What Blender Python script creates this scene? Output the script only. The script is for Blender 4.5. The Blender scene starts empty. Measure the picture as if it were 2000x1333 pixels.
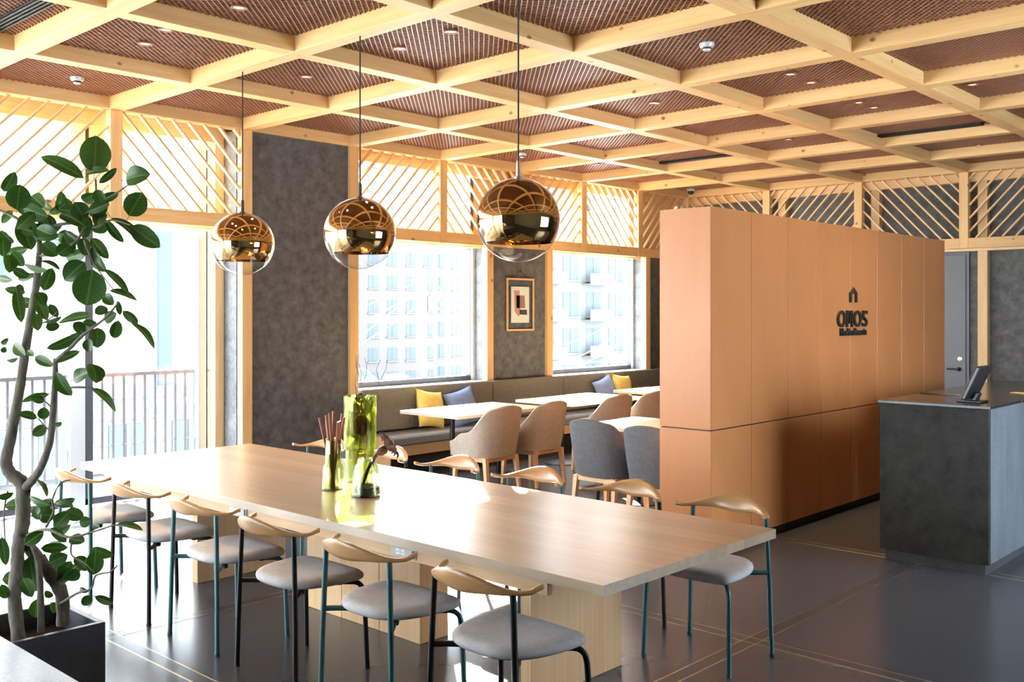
import bpy, bmesh, math, random
from mathutils import Vector, Matrix
random.seed(7)
R = math.radians
S = bpy.context.scene
COL = S.collection

# ------------------------------------------------------------------ camera, world, sun, exposure
CAM = Vector((8.434, -13.043, 1.72)); TH = 0.8217
cd = bpy.data.cameras.new('camera'); cam = bpy.data.objects.new('camera', cd); COL.objects.link(cam)
cam.location = CAM; cam.rotation_euler = (R(90), 0, math.pi/2 - TH)
cd.sensor_width = 36; cd.lens = 36*1934.4/2000; cd.shift_y = -(666.5-611.4)/2000; cd.clip_end = 600
S.camera = cam

SUN_EL, SUN_AZ = 22.5, (-0.772, 0.635)          # the sun stands outside the window wall
SUN_POWER, SKY_POWER, EXPOSURE = 36.0, 6.0, 1.70
DOWN_POWER = 30.0
w = bpy.data.worlds.new('sky'); S.world = w; w.use_nodes = True
bg = w.node_tree.nodes['Background']; bg.inputs[0].default_value = (0.84, 0.92, 1.0, 1); bg.inputs[1].default_value = SKY_POWER
sd = bpy.data.lights.new('sun', 'SUN'); sd.energy = SUN_POWER; sd.angle = R(0.6); sd.color = (1.0, 0.93, 0.82)
so = bpy.data.objects.new('sun', sd); COL.objects.link(so)
_az = Vector((SUN_AZ[0], SUN_AZ[1], 0)).normalized()
_sv = _az*math.cos(R(SUN_EL)) + Vector((0, 0, math.sin(R(SUN_EL))))
so.rotation_euler = _sv.to_track_quat('Z', 'Y').to_euler(); so.location = (-8, 0, 12)
vs = S.view_settings; vs.view_transform = 'Standard'; vs.look = 'None'; vs.exposure = EXPOSURE; vs.gamma = 1.0; vs.use_curve_mapping = False
cy = S.cycles
cy.use_denoising = True; cy.adaptive_threshold = .02; cy.max_bounces = 8; cy.diffuse_bounces = 5; cy.glossy_bounces = 4; cy.transmission_bounces = 8
cy.transparent_max_bounces = 16; cy.caustics_reflective = False; cy.caustics_refractive = False
cy.sample_clamp_indirect = 6.0

# ------------------------------------------------------------------ materials
def _new(name):
    m = bpy.data.materials.new(name); m.use_nodes = True
    nt = m.node_tree; return m, nt, nt.nodes['Principled BSDF']
def _set(b, **k):
    for a, v in k.items():
        n = {'col': 'Base Color', 'rough': 'Roughness', 'metal': 'Metallic', 'spec': 'Specular IOR Level', 'sheen': 'Sheen Weight',
             'coat': 'Coat Weight', 'emit': 'Emission Color', 'es': 'Emission Strength'}[a]
        b.inputs[n].default_value = (*v, 1) if isinstance(v, tuple) else v
def plain(name, col, rough=.5, metal=0., **k):
    m, nt, b = _new(name); _set(b, col=col, rough=rough, metal=metal, **k); return m
def _coords(nt, scale, rnd=True):
    tc = nt.nodes.new('ShaderNodeTexCoord'); mp = nt.nodes.new('ShaderNodeMapping'); mp.inputs['Scale'].default_value = scale
    nt.links.new(tc.outputs['Object'], mp.inputs[0])
    if rnd:
        oi = nt.nodes.new('ShaderNodeObjectInfo'); vm = nt.nodes.new('ShaderNodeVectorMath'); vm.operation = 'SCALE'
        vm.inputs[0].default_value = (37.1, 51.7, 23.3); nt.links.new(oi.outputs['Random'], vm.inputs['Scale'])
        nt.links.new(vm.outputs[0], mp.inputs['Location'])
    return mp.outputs[0]
def _ramp(nt, fac, stops):
    r = nt.nodes.new('ShaderNodeValToRGB'); e = r.color_ramp.elements
    while len(e) < len(stops): e.new(.5)
    for q, (p, c) in zip(e, stops): q.position = p; q.color = (*c, 1)
    nt.links.new(fac, r.inputs[0]); return r.outputs[0]
def _mix(nt, f, a, b, mode='MIX'):
    n = nt.nodes.new('ShaderNodeMix'); n.data_type = 'RGBA'; n.blend_type = mode
    for i, v in ((0, f), (6, a), (7, b)):
        if hasattr(v, 'links'): nt.links.new(v, n.inputs[i])
        else: n.inputs[i].default_value = (*v, 1) if isinstance(v, tuple) else v
    return n.outputs[2]
def wood(name, light, dark, axis='X', rough=.45, knots=None, across=22., along=1.2, bump=.15, spread=.22):
    m, nt, b = _new(name)
    sc = {'X': (along, across, across), 'Y': (across, along, across), 'Z': (across, across, along)}[axis]
    v = _coords(nt, sc)
    n = nt.nodes.new('ShaderNodeTexNoise'); n.inputs['Scale'].default_value = 1.0; n.inputs['Detail'].default_value = 6; n.inputs['Roughness'].default_value = .6; n.inputs['Distortion'].default_value = .6
    nt.links.new(v, n.inputs['Vector'])
    col = _ramp(nt, n.outputs[0], [(.5-spread, dark), (.5+spread, light)])
    oi = nt.nodes.new('ShaderNodeObjectInfo')
    tint = _ramp(nt, oi.outputs['Random'], [(0, (.88, .86, .84)), (1, (1.08, 1.08, 1.08))])
    col = _mix(nt, 1.0, col, tint, 'MULTIPLY')
    if knots:
        ks = {'X': (4.5, 6.5, 6.5), 'Y': (6.5, 4.5, 6.5), 'Z': (6.5, 6.5, 4.5)}[axis]
        kv = _coords(nt, ks); vo = nt.nodes.new('ShaderNodeTexVoronoi'); vo.inputs['Scale'].default_value = 1.0; nt.links.new(kv, vo.inputs['Vector'])
        k = _ramp(nt, vo.outputs['Distance'], [(.0, (1, 1, 1)), (.075, (.8, .8, .8)), (.13, (0, 0, 0))])
        sx_ = nt.nodes.new('ShaderNodeSeparateColor'); nt.links.new(vo.outputs['Color'], sx_.inputs[0])
        k = _mix(nt, 1.0, k, _ramp(nt, sx_.outputs[0], [(.36, (0, 0, 0)), (.42, (1, 1, 1))]), 'MULTIPLY')
        col = _mix(nt, k, col, knots)
    nt.links.new(col, b.inputs['Base Color']); _set(b, rough=rough)
    bp = nt.nodes.new('ShaderNodeBump'); bp.inputs['Strength'].default_value = bump; bp.inputs['Distance'].default_value = .002
    nt.links.new(n.outputs[0], bp.inputs['Height']); nt.links.new(bp.outputs[0], b.inputs['Normal'])
    return m
def mottled(name, a, bcol, scale=9., rough=.7, fine=120., bump=.2, spec=.3, stretch=(1, 1, 1), lo=.35, hi=.68, grain=.2):
    m, nt, b = _new(name); v = _coords(nt, stretch, False)
    n = nt.nodes.new('ShaderNodeTexNoise'); n.inputs['Scale'].default_value = scale; n.inputs['Detail'].default_value = 8; n.inputs['Roughness'].default_value = .68
    nt.links.new(v, n.inputs['Vector'])
    f = nt.nodes.new('ShaderNodeTexNoise'); f.inputs['Scale'].default_value = fine; f.inputs['Detail'].default_value = 3; nt.links.new(v, f.inputs['Vector'])
    col = _ramp(nt, n.outputs[0], [(lo, a), (hi, bcol)])
    if grain <= 0: nt.links.new(col, b.inputs['Base Color']); _set(b, rough=rough, spec=spec); return m
    g = _ramp(nt, f.outputs[0], [(.3, (1-grain,)*3), (.7, (1+grain,)*3)])
    nt.links.new(_mix(nt, 1.0, col, g, 'MULTIPLY'), b.inputs['Base Color']); _set(b, rough=rough, spec=spec)
    if bump <= 0: return m
    bp = nt.nodes.new('ShaderNodeBump'); bp.inputs['Strength'].default_value = bump; bp.inputs['Distance'].default_value = .002
    nt.links.new(f.outputs[0], bp.inputs['Height']); nt.links.new(bp.outputs[0], b.inputs['Normal'])
    return m
def thin_glass(name, tint, refl=1.0, rough=0.0):
    m, nt, b = _new(name); nt.nodes.remove(b); out = nt.nodes['Material Output']
    t = nt.nodes.new('ShaderNodeBsdfTransparent'); t.inputs[0].default_value = (*tint, 1)
    g = nt.nodes.new('ShaderNodeBsdfGlossy'); g.inputs['Roughness'].default_value = rough
    lw = nt.nodes.new('ShaderNodeLayerWeight'); lw.inputs[0].default_value = .5      # Schlick's curve, the same from both sides of the sheet
    pw = nt.nodes.new('ShaderNodeMath'); pw.operation = 'POWER'; pw.inputs[1].default_value = 5.; nt.links.new(lw.outputs['Facing'], pw.inputs[0])
    mu = nt.nodes.new('ShaderNodeMath'); mu.operation = 'MULTIPLY_ADD'; mu.inputs[1].default_value = .9*min(refl, 1.1); mu.inputs[2].default_value = .035*refl; mu.use_clamp = True
    nt.links.new(pw.outputs[0], mu.inputs[0])
    mx = nt.nodes.new('ShaderNodeMixShader'); nt.links.new(mu.outputs[0], mx.inputs[0]); nt.links.new(t.outputs[0], mx.inputs[1]); nt.links.new(g.outputs[0], mx.inputs[2])
    nt.links.new(mx.outputs[0], out.inputs[0]); return m
def vase_glass(name, tint, body):
    m = thin_glass(name, tint, 1.5); nt = m.node_tree; out = nt.nodes['Material Output']; src = out.inputs[0].links[0].from_socket
    g = nt.nodes.new('ShaderNodeBsdfGlass'); g.inputs['Color'].default_value = (*body, 1); g.inputs['IOR'].default_value = 1.45; g.inputs['Roughness'].default_value = 0.
    mx = nt.nodes.new('ShaderNodeMixShader'); mx.inputs[0].default_value = .55
    nt.links.new(src, mx.inputs[1]); nt.links.new(g.outputs[0], mx.inputs[2]); nt.links.new(mx.outputs[0], out.inputs[0]); return m
def emitter(name, col, s):
    m, nt, b = _new(name); _set(b, col=(0, 0, 0), emit=col, es=s); return m

CED_L, CED_D, KNOT = (.82, .555, .262), (.69, .41, .158), (.22, .075, .02)
M = {}
for a in 'XYZ': M['cedar'+a] = wood('cedar_'+a, CED_L, CED_D, a, .5, KNOT)
for a in 'XYZ': M['pine'+a] = wood('pine_'+a, (.82, .59, .33), (.70, .46, .22), a, .5)
M['oakX'] = wood('oak_top', (.42, .31, .205), (.30, .21, .13), 'X', .33, None, 26, 1.0, .12, .3)
_b = M['oakX'].node_tree.nodes['Principled BSDF']; _b.inputs['Coat Weight'].default_value = .7; _b.inputs['Coat Roughness'].default_value = .26
M['oakZ'] = wood('oak_pedestal', (.70, .46, .255), (.58, .35, .175), 'Z', .45, None, 60, 1.0, .08)
M['oakE'] = wood('oak_edge', (.62, .41, .22), (.48, .29, .145), 'X', .45, None, 40, 1.0, .08)
M['backrest'] = wood('backrest_wood', (.46, .265, .115), (.34, .175, .068), 'X', .30, None, 45, 2.0, .06, .3)
M['beech'] = wood('beech_leg', (.74, .47, .25), (.64, .36, .17), 'Z', .45, None, 40, 2, .05)
M['cafe_top'] = wood('cafe_top', (.80, .66, .50), (.72, .56, .40), 'Y', .38, None, 30, 1.2, .05)
M['felt'] = mottled('grey_felt_wall', (.072, .074, .078), (.155, .156, .158), 9., .62, 150., .35)
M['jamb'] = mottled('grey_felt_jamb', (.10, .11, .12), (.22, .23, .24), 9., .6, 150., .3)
M['slab'] = mottled('counter_slab', (.016, .016, .015), (.042, .040, .036), 7., .6, 140., .12, .22)
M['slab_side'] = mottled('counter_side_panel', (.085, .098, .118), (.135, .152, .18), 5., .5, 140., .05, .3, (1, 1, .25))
M['counter_top'] = mottled('counter_top_stone', (.018, .015, .014), (.035, .03, .028), 14., .18, 90., .02, .5)
M['floor'] = mottled('polished_floor', (.050, .055, .066), (.066, .072, .085), 1.1, .25, 30., .0, .5, grain=0.)
M['strip'] = mottled('floor_strip', (.040, .044, .052), (.062, .067, .078), 1.1, .28, 30., .0, .5, grain=0.)
M['brass'] = plain('brass_line', (.55, .42, .26), .3, 1.0)
M['leather'] = mottled('tan_panel', (.46, .185, .066), (.53, .225, .085), 2.2, .38, 260., .06, .42, (1, 1, .35), grain=.05)
M['black'] = plain('black_steel', (.012, .012, .013), .38, .6)
M['blackmatte'] = plain('black_matte', (.015, .015, .015), .6)
M['teal'] = plain('teal_steel', (.035, .105, .115), .35, .3)
M['brownblack'] = plain('dark_brown_steel', (.022, .017, .018), .36, .5)
M['seat'] = mottled('seat_wool', (.42, .405, .405), (.50, .485, .485), 30., .9, 420., .5, .1)
M['beige'] = mottled('beige_fabric', (.42, .35, .28), (.48, .41, .34), 26., .9, 420., .35, .1)
M['grey'] = mottled('grey_fabric', (.105, .105, .115), (.135, .135, .145), 26., .9, 420., .35, .1)
M['bench'] = mottled('bench_fabric', (.17, .156, .130), (.225, .207, .175), 30., .9, 320., .5, .1)
M['bench_seat'] = mottled('bench_seat_vinyl', (.17, .175, .19), (.215, .22, .235), 22., .36, 200., .1, .5)
M['yellow'] = mottled('yellow_velvet', (.66, .50, .13), (.78, .62, .22), 14., .85, 300., .4, .1)
M['blue'] = mottled('blue_velvet', (.17, .24, .44), (.25, .32, .54), 14., .85, 300., .4, .1)
M['mesh'] = plain('copper_mesh', (.37, .165, .095), .45, .2)
M['void'] = plain('ceiling_void', (.035, .018, .014), .9)
M['gold'] = plain('gold_mirror', (.60, .37, .14), .02, 1.0)
M['pendant_glass'] = thin_glass('pendant_glass', (.96, .97, .98), 1.6)
M['pane'] = thin_glass('window_pane', (.96, .985, .99), .8)
M['alu'] = plain('pale_aluminium', (.62, .66, .70), .35, .3)
M['frame_dark'] = plain('dark_window_frame', (.075, .08, .10), .4, .4)
M['white'] = plain('white_paint', (.8, .8, .8), .5)
M['green_glass'] = vase_glass('green_glass', (.79, .82, .58), (.81, .84, .58))
M['pale_green_glass'] = vase_glass('pale_green_glass', (.89, .92, .76), (.90, .93, .76))
M['deep_green_glass'] = vase_glass('deep_green_glass', (.70, .73, .42), (.72, .75, .40))
M['stick'] = plain('brown_stick', (.22, .07, .035), .55)
M['dried'] = mottled('dried_flower', (.05, .025, .02), (.12, .06, .045), 40., .8)
M['bud'] = mottled('dried_bud', (.10, .05, .025), (.20, .11, .05), 60., .8)
M['twig'] = plain('twig', (.10, .09, .09), .7)
M['stone'] = mottled('pebbles', (.05, .05, .045), (.2, .19, .17), 60., .7)
M['door'] = plain('grey_door', (.10, .11, .125), .4)
M['chrome'] = plain('chrome', (.75, .75, .77), .15, 1.0)
M['monitor'] = plain('monitor_case', (.015, .017, .02), .28)
M['screen'] = plain('monitor_screen', (.01, .01, .012), .1)
M['planter'] = mottled('planter_slate', (.040, .041, .047), (.062, .063, .070), 8., .45, 120., .15, .4)
M['soil'] = mottled('soil', (.02, .012, .008), (.06, .035, .02), 40., .95, 100., .6)
M['bark'] = mottled('bark', (.10, .088, .070), (.20, .178, .145), 26., .8, 90., .6, .2, (1, 1, .3))
M['sidetop'] = mottled('pale_stone_top', (.14, .15, .165), (.19, .20, .215), 4., .24, 90., .03)
M['socket'] = plain('socket_plate', (.42, .42, .41), .4)
M['print'] = plain('print_paper', (.80, .76, .70), .8)
M['bulb'] = emitter('lamp_glow', (1.0, .66, .34), 1.1)
M['lamp_ring'] = plain('lamp_ring', (.30, .13, .08), .4)

# ------------------------------------------------------------------ mesh helpers
class MB:
    def __init__(s): s.v = []; s.f = []; s.sm = []; s.mi = []
    def add(s, vs_, fs_, smooth=False, mi=0):
        o = len(s.v); s.v += [tuple(p) for p in vs_]
        for q in fs_: s.f.append(tuple(i+o for i in q)); s.sm.append(smooth); s.mi.append(mi)
        return s
    def box(s, a, b, ch=0., mi=0):
        x0, x1 = sorted((a[0], b[0])); y0, y1 = sorted((a[1], b[1])); z0, z1 = sorted((a[2], b[2]))
        if ch <= 0:
            return s.add([(x0, y0, z0), (x1, y0, z0), (x1, y1, z0), (x0, y1, z0), (x0, y0, z1), (x1, y0, z1), (x1, y1, z1), (x0, y1, z1)],
                         [(0, 3, 2, 1), (4, 5, 6, 7), (0, 1, 5, 4), (1, 2, 6, 5), (2, 3, 7, 6), (3, 0, 4, 7)], mi=mi)
        c = min(ch, (x1-x0)*.49, (y1-y0)*.49, (z1-z0)*.49)
        X = (x0, x1); Y = (y0, y1); Z = (z0, z1); V = []; idx = {}
        for i in (0, 1):
            for j in (0, 1):
                for k in (0, 1):
                    sx, sy, sz = (1, -1)[i], (1, -1)[j], (1, -1)[k]
                    for ax, p in ((0, (X[i], Y[j]+sy*c, Z[k]+sz*c)), (1, (X[i]+sx*c, Y[j], Z[k]+sz*c)), (2, (X[i]+sx*c, Y[j]+sy*c, Z[k]))):
                        idx[(i, j, k, ax)] = len(V); V.append(p)
        g = lambda i, j, k, ax: idx[(i, j, k, ax)]
        F = []
        for i in (0, 1):
            q = [g(i, 0, 0, 0), g(i, 1, 0, 0), g(i, 1, 1, 0), g(i, 0, 1, 0)]; F.append(q if i else q[::-1])
            q = [g(0, i, 0, 1), g(0, i, 1, 1), g(1, i, 1, 1), g(1, i, 0, 1)]; F.append(q if i else q[::-1])
            q = [g(0, 0, i, 2), g(1, 0, i, 2), g(1, 1, i, 2), g(0, 1, i, 2)]; F.append(q if i else q[::-1])
        for j in (0, 1):
            for k in (0, 1):
                q = [g(0, j, k, 1), g(1, j, k, 1), g(1, j, k, 2), g(0, j, k, 2)]; F.append(q if (j == k) == (j == 1) and False else q)
        for i in (0, 1):
            for k in (0, 1): F.append([g(i, 0, k, 0), g(i, 1, k, 0), g(i, 1, k, 2), g(i, 0, k, 2)])
        for i in (0, 1):
            for j in (0, 1): F.append([g(i, j, 0, 0), g(i, j, 1, 0), g(i, j, 1, 1), g(i, j, 0, 1)])
        for i in (0, 1):
            for j in (0, 1):
                for k in (0, 1): F.append([g(i, j, k, 0), g(i, j, k, 1), g(i, j, k, 2)])
        ctr = Vector(((x0+x1)/2, (y0+y1)/2, (z0+z1)/2)); F2 = []
        for q in F:
            p = [Vector(V[t]) for t in q]; n = (p[1]-p[0]).cross(p[2]-p[0]); m_ = sum(p, Vector())/len(p)
            F2.append(q if n.dot(m_-ctr) > 0 else q[::-1])
        return s.add(V, F2, mi=mi)
    def tube(s, pts, r, n=8, caps=True, mi=0):
        pts = [Vector(p) for p in pts]; rs = r if isinstance(r, (list, tuple)) else [r]*len(pts)
        V = []; up = None
        for i, p in enumerate(pts):
            a = pts[max(i-1, 0)]; b = pts[min(i+1, len(pts)-1)]; t = (b-a).normalized()
            if up is None:
                up = Vector((0, 0, 1)) if abs(t.z) < .9 else Vector((1, 0, 0))
                up = (up - t*up.dot(t)).normalized()
            else:
                up = up - t*up.dot(t); up = up.normalized() if up.length > 1e-6 else t.orthogonal().normalized()
            sd_ = t.cross(up)
            for k in range(n):
                an = 2*math.pi*k/n; V.append(p + (up*math.cos(an)+sd_*math.sin(an))*rs[i])
        F = []
        for i in range(len(pts)-1):
            for k in range(n):
                k2 = (k+1) % n; F.append((i*n+k, i*n+k2, (i+1)*n+k2, (i+1)*n+k))
        s.add(V, F, True, mi)
        if caps:
            o = len(s.v)-len(V); s.f.append(tuple(o+k for k in range(n))[::-1]); s.sm.append(False); s.mi.append(mi)
            s.f.append(tuple(o+(len(pts)-1)*n+k for k in range(n))); s.sm.append(False); s.mi.append(mi)
        return s
    def lathe(s, prof, c=(0, 0, 0), n=24, mi=0, smooth=True):
        V = []; F = []
        for r_, z in prof:
            for k in range(n):
                a = 2*math.pi*k/n; V.append((c[0]+r_*math.cos(a), c[1]+r_*math.sin(a), c[2]+z))
        for i in range(len(prof)-1):
            for k in range(n):
                k2 = (k+1) % n; F.append((i*n+k, i*n+k2, (i+1)*n+k2, (i+1)*n+k))
        return s.add(V, F, smooth, mi)
    def prism(s, poly, ax, a, b, mi=0):
        """extrude a 2D polygon (list of (u,v)) along axis ax from a to b"""
        def P(u, v, t): return {'X': (t, u, v), 'Y': (u, t, v), 'Z': (u, v, t)}[ax]
        n = len(poly); V = [P(u, v, a) for u, v in poly]+[P(u, v, b) for u, v in poly]
        ar = sum(poly[i][0]*poly[(i+1) % n][1]-poly[(i+1) % n][0]*poly[i][1] for i in range(n))
        F = [tuple(range(n))[::-1], tuple(range(n, 2*n))]+[(i, (i+1) % n, n+(i+1) % n, n+i) for i in range(n)]
        flip = (ar > 0) != ((ax != 'Y') == (b > a))
        if flip: F = [q[::-1] for q in F]
        return s.add(V, F, mi=mi)
    def loft(s, rings, closed_ends=True, smooth=True, mi=0):
        n = len(rings[0]); V = [p for r_ in rings for p in r_]; F = []
        for i in range(len(rings)-1):
            for k in range(n):
                k2 = (k+1) % n; F.append((i*n+k, i*n+k2, (i+1)*n+k2, (i+1)*n+k))
        if closed_ends: F.append(tuple(range(n))[::-1]); F.append(tuple((len(rings)-1)*n+k for k in range(n)))
        return s.add(V, F, smooth, mi)
    def mesh(s, name, mats):
        me = bpy.data.meshes.new(name); me.from_pydata(s.v, [], s.f); me.validate()
        for p, q, i in zip(me.polygons, s.sm, s.mi): p.use_smooth = q; p.material_index = i
        for m_ in (mats if isinstance(mats, (list, tuple)) else [mats]): me.materials.append(m_)
        if any(s.sm): me.set_sharp_from_angle(angle=R(50))
        me.update(); return me
    def build(s, name, mats, parent=None, loc=(0, 0, 0), rot=(0, 0, 0)):
        return place(name, s.mesh(name, mats), parent, loc, rot)
def place(name, me, parent=None, loc=(0, 0, 0), rot=(0, 0, 0)):
    o = bpy.data.objects.new(name, me); COL.objects.link(o); o.location = loc; o.rotation_euler = rot
    if parent: o.parent = parent
    return o
def tag(o, label=None, cat=None, group=None, kind=None):
    if label: o['label'] = label
    if cat: o['category'] = cat
    if group: o['group'] = group
    if kind: o['kind'] = kind
    return o
def empty(name, loc=(0, 0, 0), rz=0., label=None, cat=None, group=None, kind=None):
    o = bpy.data.objects.new(name, None); COL.objects.link(o); o.location = loc; o.rotation_euler = (0, 0, rz); o.empty_display_size = .05
    return tag(o, label, cat, group, kind)
def copy_tree(o, parent=None):
    c = o.copy(); COL.objects.link(c); c.parent = parent
    for ch in list(o.children): copy_tree(ch, c)
    return c
def bx(name, a, b, mat, parent=None, ch=0., off=None):
    """box given in world coordinates, stored local to the centre of its base"""
    c = Vector(((a[0]+b[0])/2, (a[1]+b[1])/2, min(a[2], b[2])))
    po = parent.location if parent else Vector((0, 0, 0))
    m_ = MB().box(Vector(a)-c, Vector(b)-c, ch)
    return m_.build(name, mat, parent, c-po)
def smooth(t): t = max(0., min(1., t)); return t*t*(3-2*t)
def catmull(P, n=6, closed=False):
    out = []; N = len(P)
    for i in range(N if closed else N-1):
        p0 = Vector(P[(i-1) % N] if closed else P[max(i-1, 0)]); p1 = Vector(P[i]); p2 = Vector(P[(i+1) % N]); p3 = Vector(P[(i+2) % N] if closed else P[min(i+2, N-1)])
        for k in range(n):
            t = k/n; out.append(.5*((2*p1)+(p2-p0)*t+(2*p0-5*p1+4*p2-p3)*t*t+(3*p1-p0-3*p2+p3)*t**3))
    if not closed: out.append(Vector(P[-1]))
    return out

# ------------------------------------------------------------------ the room: grid, floor, ceiling
GX, GY = 1.37, 1.297                       # bay size across and along the window wall
ZB, ZM, ZV = 3.485, 3.588, 4.05            # beam underside, mesh, void
NX, NY = 7, 13
X1, Y0 = GX*NX, -GY*NY                     # far side of the room and the wall behind the camera

floor = bx('floor', (-.30, Y0-.3, -.12), (X1+.3, .30, 0), M['floor']); tag(floor, 'dark grey polished floor with brass inlay lines', kind='structure')
fl = floor.location
def inlay(name, a, b, mat, z): 
    o = bx(name, (a[0], a[1], -.001), (b[0], b[1], z), mat, floor); return o
for xc in (.74, 3.28, 5.82, 8.36):
    inlay('floor_strip', (xc-.04, Y0, 0), (xc+.04, .1, 0), M['strip'], .0006)
    for d in (-.04, .04): inlay('brass_line', (xc+d-.003, Y0, 0), (xc+d+.003, .1, 0), M['brass'], .0016)
for yc in (-1.6, -3.86, -6.12, -8.38, -10.64, -12.9, -15.16):
    inlay('floor_strip', (-.1, yc-.04, 0), (X1, yc+.04, 0), M['strip'], .0008)
    for d in (-.04, .04): inlay('brass_line', (-.1, yc+d-.003, 0), (X1, yc+d+.003, 0), M['brass'], .0018)

ceiling = empty('ceiling', kind='structure', label='timber beam ceiling grid with copper mesh panels')
bx('void_slab', (-.5, Y0-.3, ZV), (X1+.3, .5, ZV+.1), M['void'], ceiling)
BW = .065
for i in range(0, NY+1):
    y = -GY*i
    bx('beam', (-.06, y-BW, ZB), (X1+.06, y+BW, ZB+.15), M['cedarX'], ceiling, .003)
for j in range(0, NX+1):
    x = GX*j
    for i in range(NY):
        bx('beam', (x-BW, -GY*(i+1)+BW, ZB+.001), (x+BW, -GY*i-BW, ZB+.149), M['cedarY'], ceiling, .003)
# copper mesh: crossed strands, one panel per bay, shared data
mp = MB(); hx, hy = GX/2-BW+.004, GY/2-BW+.004; pitch = .034
k = -int((hx+hy)/pitch)
def strand(c, sg):
    # line x*cos45 + sg*y*sin45 = c
    q = math.sqrt(.5); dx, dy = -sg*q, q; px, py = c*q, sg*c*q
    lo, hi = -9., 9.
    for p, d, h in ((px, dx, hx), (py, dy, hy)):
        t0, t1 = (-h-p)/d, (h-p)/d
        lo = max(lo, min(t0, t1)); hi = min(hi, max(t0, t1))
    if hi-lo < .01: return
    wv = .0031; hv = .006; nx_, ny_ = q*wv, sg*q*wv
    a = (px+dx*lo, py+dy*lo); b = (px+dx*hi, py+dy*hi); z0 = 0 if sg > 0 else .003
    V = []
    for (ex_, ey_) in (a, b):
        V += [(ex_-nx_, ey_-ny_, z0), (ex_+nx_, ey_+ny_, z0), (ex_+nx_, ey_+ny_, z0+hv), (ex_-nx_, ey_-ny_, z0+hv)]
    mp.add(V, [(0, 1, 5, 4), (1, 2, 6, 5), (2, 3, 7, 6), (3, 0, 4, 7)])
c_ = -1.4
while c_ < 1.4:
    strand(c_, 1); strand(c_, -1); c_ += pitch
mesh_me = mp.mesh('mesh_panel', M['mesh'])
for i in range(NY):
    for j in range(NX):
        place('mesh_panel', mesh_me, ceiling, (GX*(j+.5), -GY*(i+.5), ZM))

# ------------------------------------------------------------------ lattice screens under the beams
ZR0, ZR1 = 2.53, 2.66                      # rail
def lattice(parent, wall, u0, u1, sign, z0=ZR1, z1=ZB, pitch=.158, ang=47.):
    """one lattice panel; u runs along the wall; sign +1 rises with u"""
    pan = empty('lattice_panel'); pan.parent = parent
    ta = math.tan(R(ang)); n0 = int((z1-z0)/ta/pitch)+1; W_ = u1-u0
    th, dp = .010, .021
    for k in range(-n0, int(W_/pitch)+1):
        ub = (k+.5)*pitch                   # foot on z0
        pts = []
        ua, ue = max(ub, 0.), min(ub+(z1-z0)/ta, W_)
        if ue-ua < .02: continue
        za, ze = z0+(ua-ub)*ta, z0+(ue-ub)*ta
        if sign > 0: A, B = (u0+ua, za), (u0+ue, ze)
        else: A, B = (u1-ua, za), (u1-ue, ze)
        d = Vector((B[0]-A[0], B[1]-A[1])); L = d.length; an = math.atan2(d.y, d.x)
        m_ = MB().box((0, -dp, -th), (L, dp, th), .002)
        if wall == 'back': m_.build('slat', M['pineX'], pan, (A[0], 0, A[1]), (0, -an, 0))
        else: m_.build('slat', M['pineX'], pan, (0, A[0], A[1]), (0, -an, math.pi/2))
    return pan
PW = .055
wall_left = empty('wall_left', kind='structure', label='window wall with timber posts, lattice and grey felt panels')
wall_back = empty('wall_back', kind='structure', label='grey felt rear wall with timber lattice frieze')
# window wall: posts of the frieze, rail, slats
for i in range(0, NY+1):
    y = -GY*i
    full = i in (5, 6) or i >= 9
    bx('post', (-PW+.02, y-PW, 0 if full else ZR0), (PW, y+PW, ZB), M['cedarZ'], wall_left, .003)
for a, b in ((-GY*5, 0), (-GY*9, -GY*6), (-GY*13, -GY*9)):
    bx('rail', (-PW+.03, a, ZR0), (PW-.004, b, ZR1), M['cedarY'], wall_left, .003)
sgn = {8: 1, 7: 1, 6: -1, 4: 1, 3: -1, 2: 1, 1: -1, 0: 1}
for i, sg in sgn.items():
    lattice(wall_left, 'left', -GY*(i+1)+PW, -GY*i-PW, sg)
# solid felt column between the two glazed stretches, picture pier, last pier
def felt(a, b, z0=0., z1=ZB, x0=-.42, x1=.012, m='felt'):
    return bx('felt_panel', (x0, a, z0), (x1, b, z1), M[m], wall_left)
felt(-GY*6+PW, -GY*5-PW)
felt(-4.36, -3.36, .0, ZR0)
felt(-1.06, 0.0, .0, ZR0)
felt(-4.455, -3.26, ZR0, ZB+.02, x1=-.24, m='pineZ')
felt(-1.15, 0.0, ZR0, ZB+.02, x1=-.24, m='pineZ')
for (a, b) in ((-4.47, -4.36), (-3.36, -3.25), (-1.17, -1.06)):
    bx('post', (-.04, a, 0), (PW, b, ZR0), M['cedarZ'], wall_left, .003)
# felt lining of the window reveals (sides of the piers)
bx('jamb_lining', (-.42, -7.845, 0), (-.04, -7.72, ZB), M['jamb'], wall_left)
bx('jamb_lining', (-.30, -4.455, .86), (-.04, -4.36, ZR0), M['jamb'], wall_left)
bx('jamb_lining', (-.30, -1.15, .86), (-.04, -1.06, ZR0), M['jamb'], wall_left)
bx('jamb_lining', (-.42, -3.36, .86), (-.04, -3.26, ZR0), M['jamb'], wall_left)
# parapet below the bench windows with a white sill
bx('parapet', (-.42, -6.43, 0), (-.02, -4.36, .86), M['felt'], wall_left); bx('parapet', (-.42, -3.36, 0), (-.02, -1.06, .86), M['felt'], wall_left)
bx('window_sill', (-.42, -6.43, .86), (.06, -4.47, .895), M['white'], wall_left, .004); bx('window_sill', (-.42, -3.25, .86), (.06, -1.17, .895), M['white'], wall_left, .004)
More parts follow.
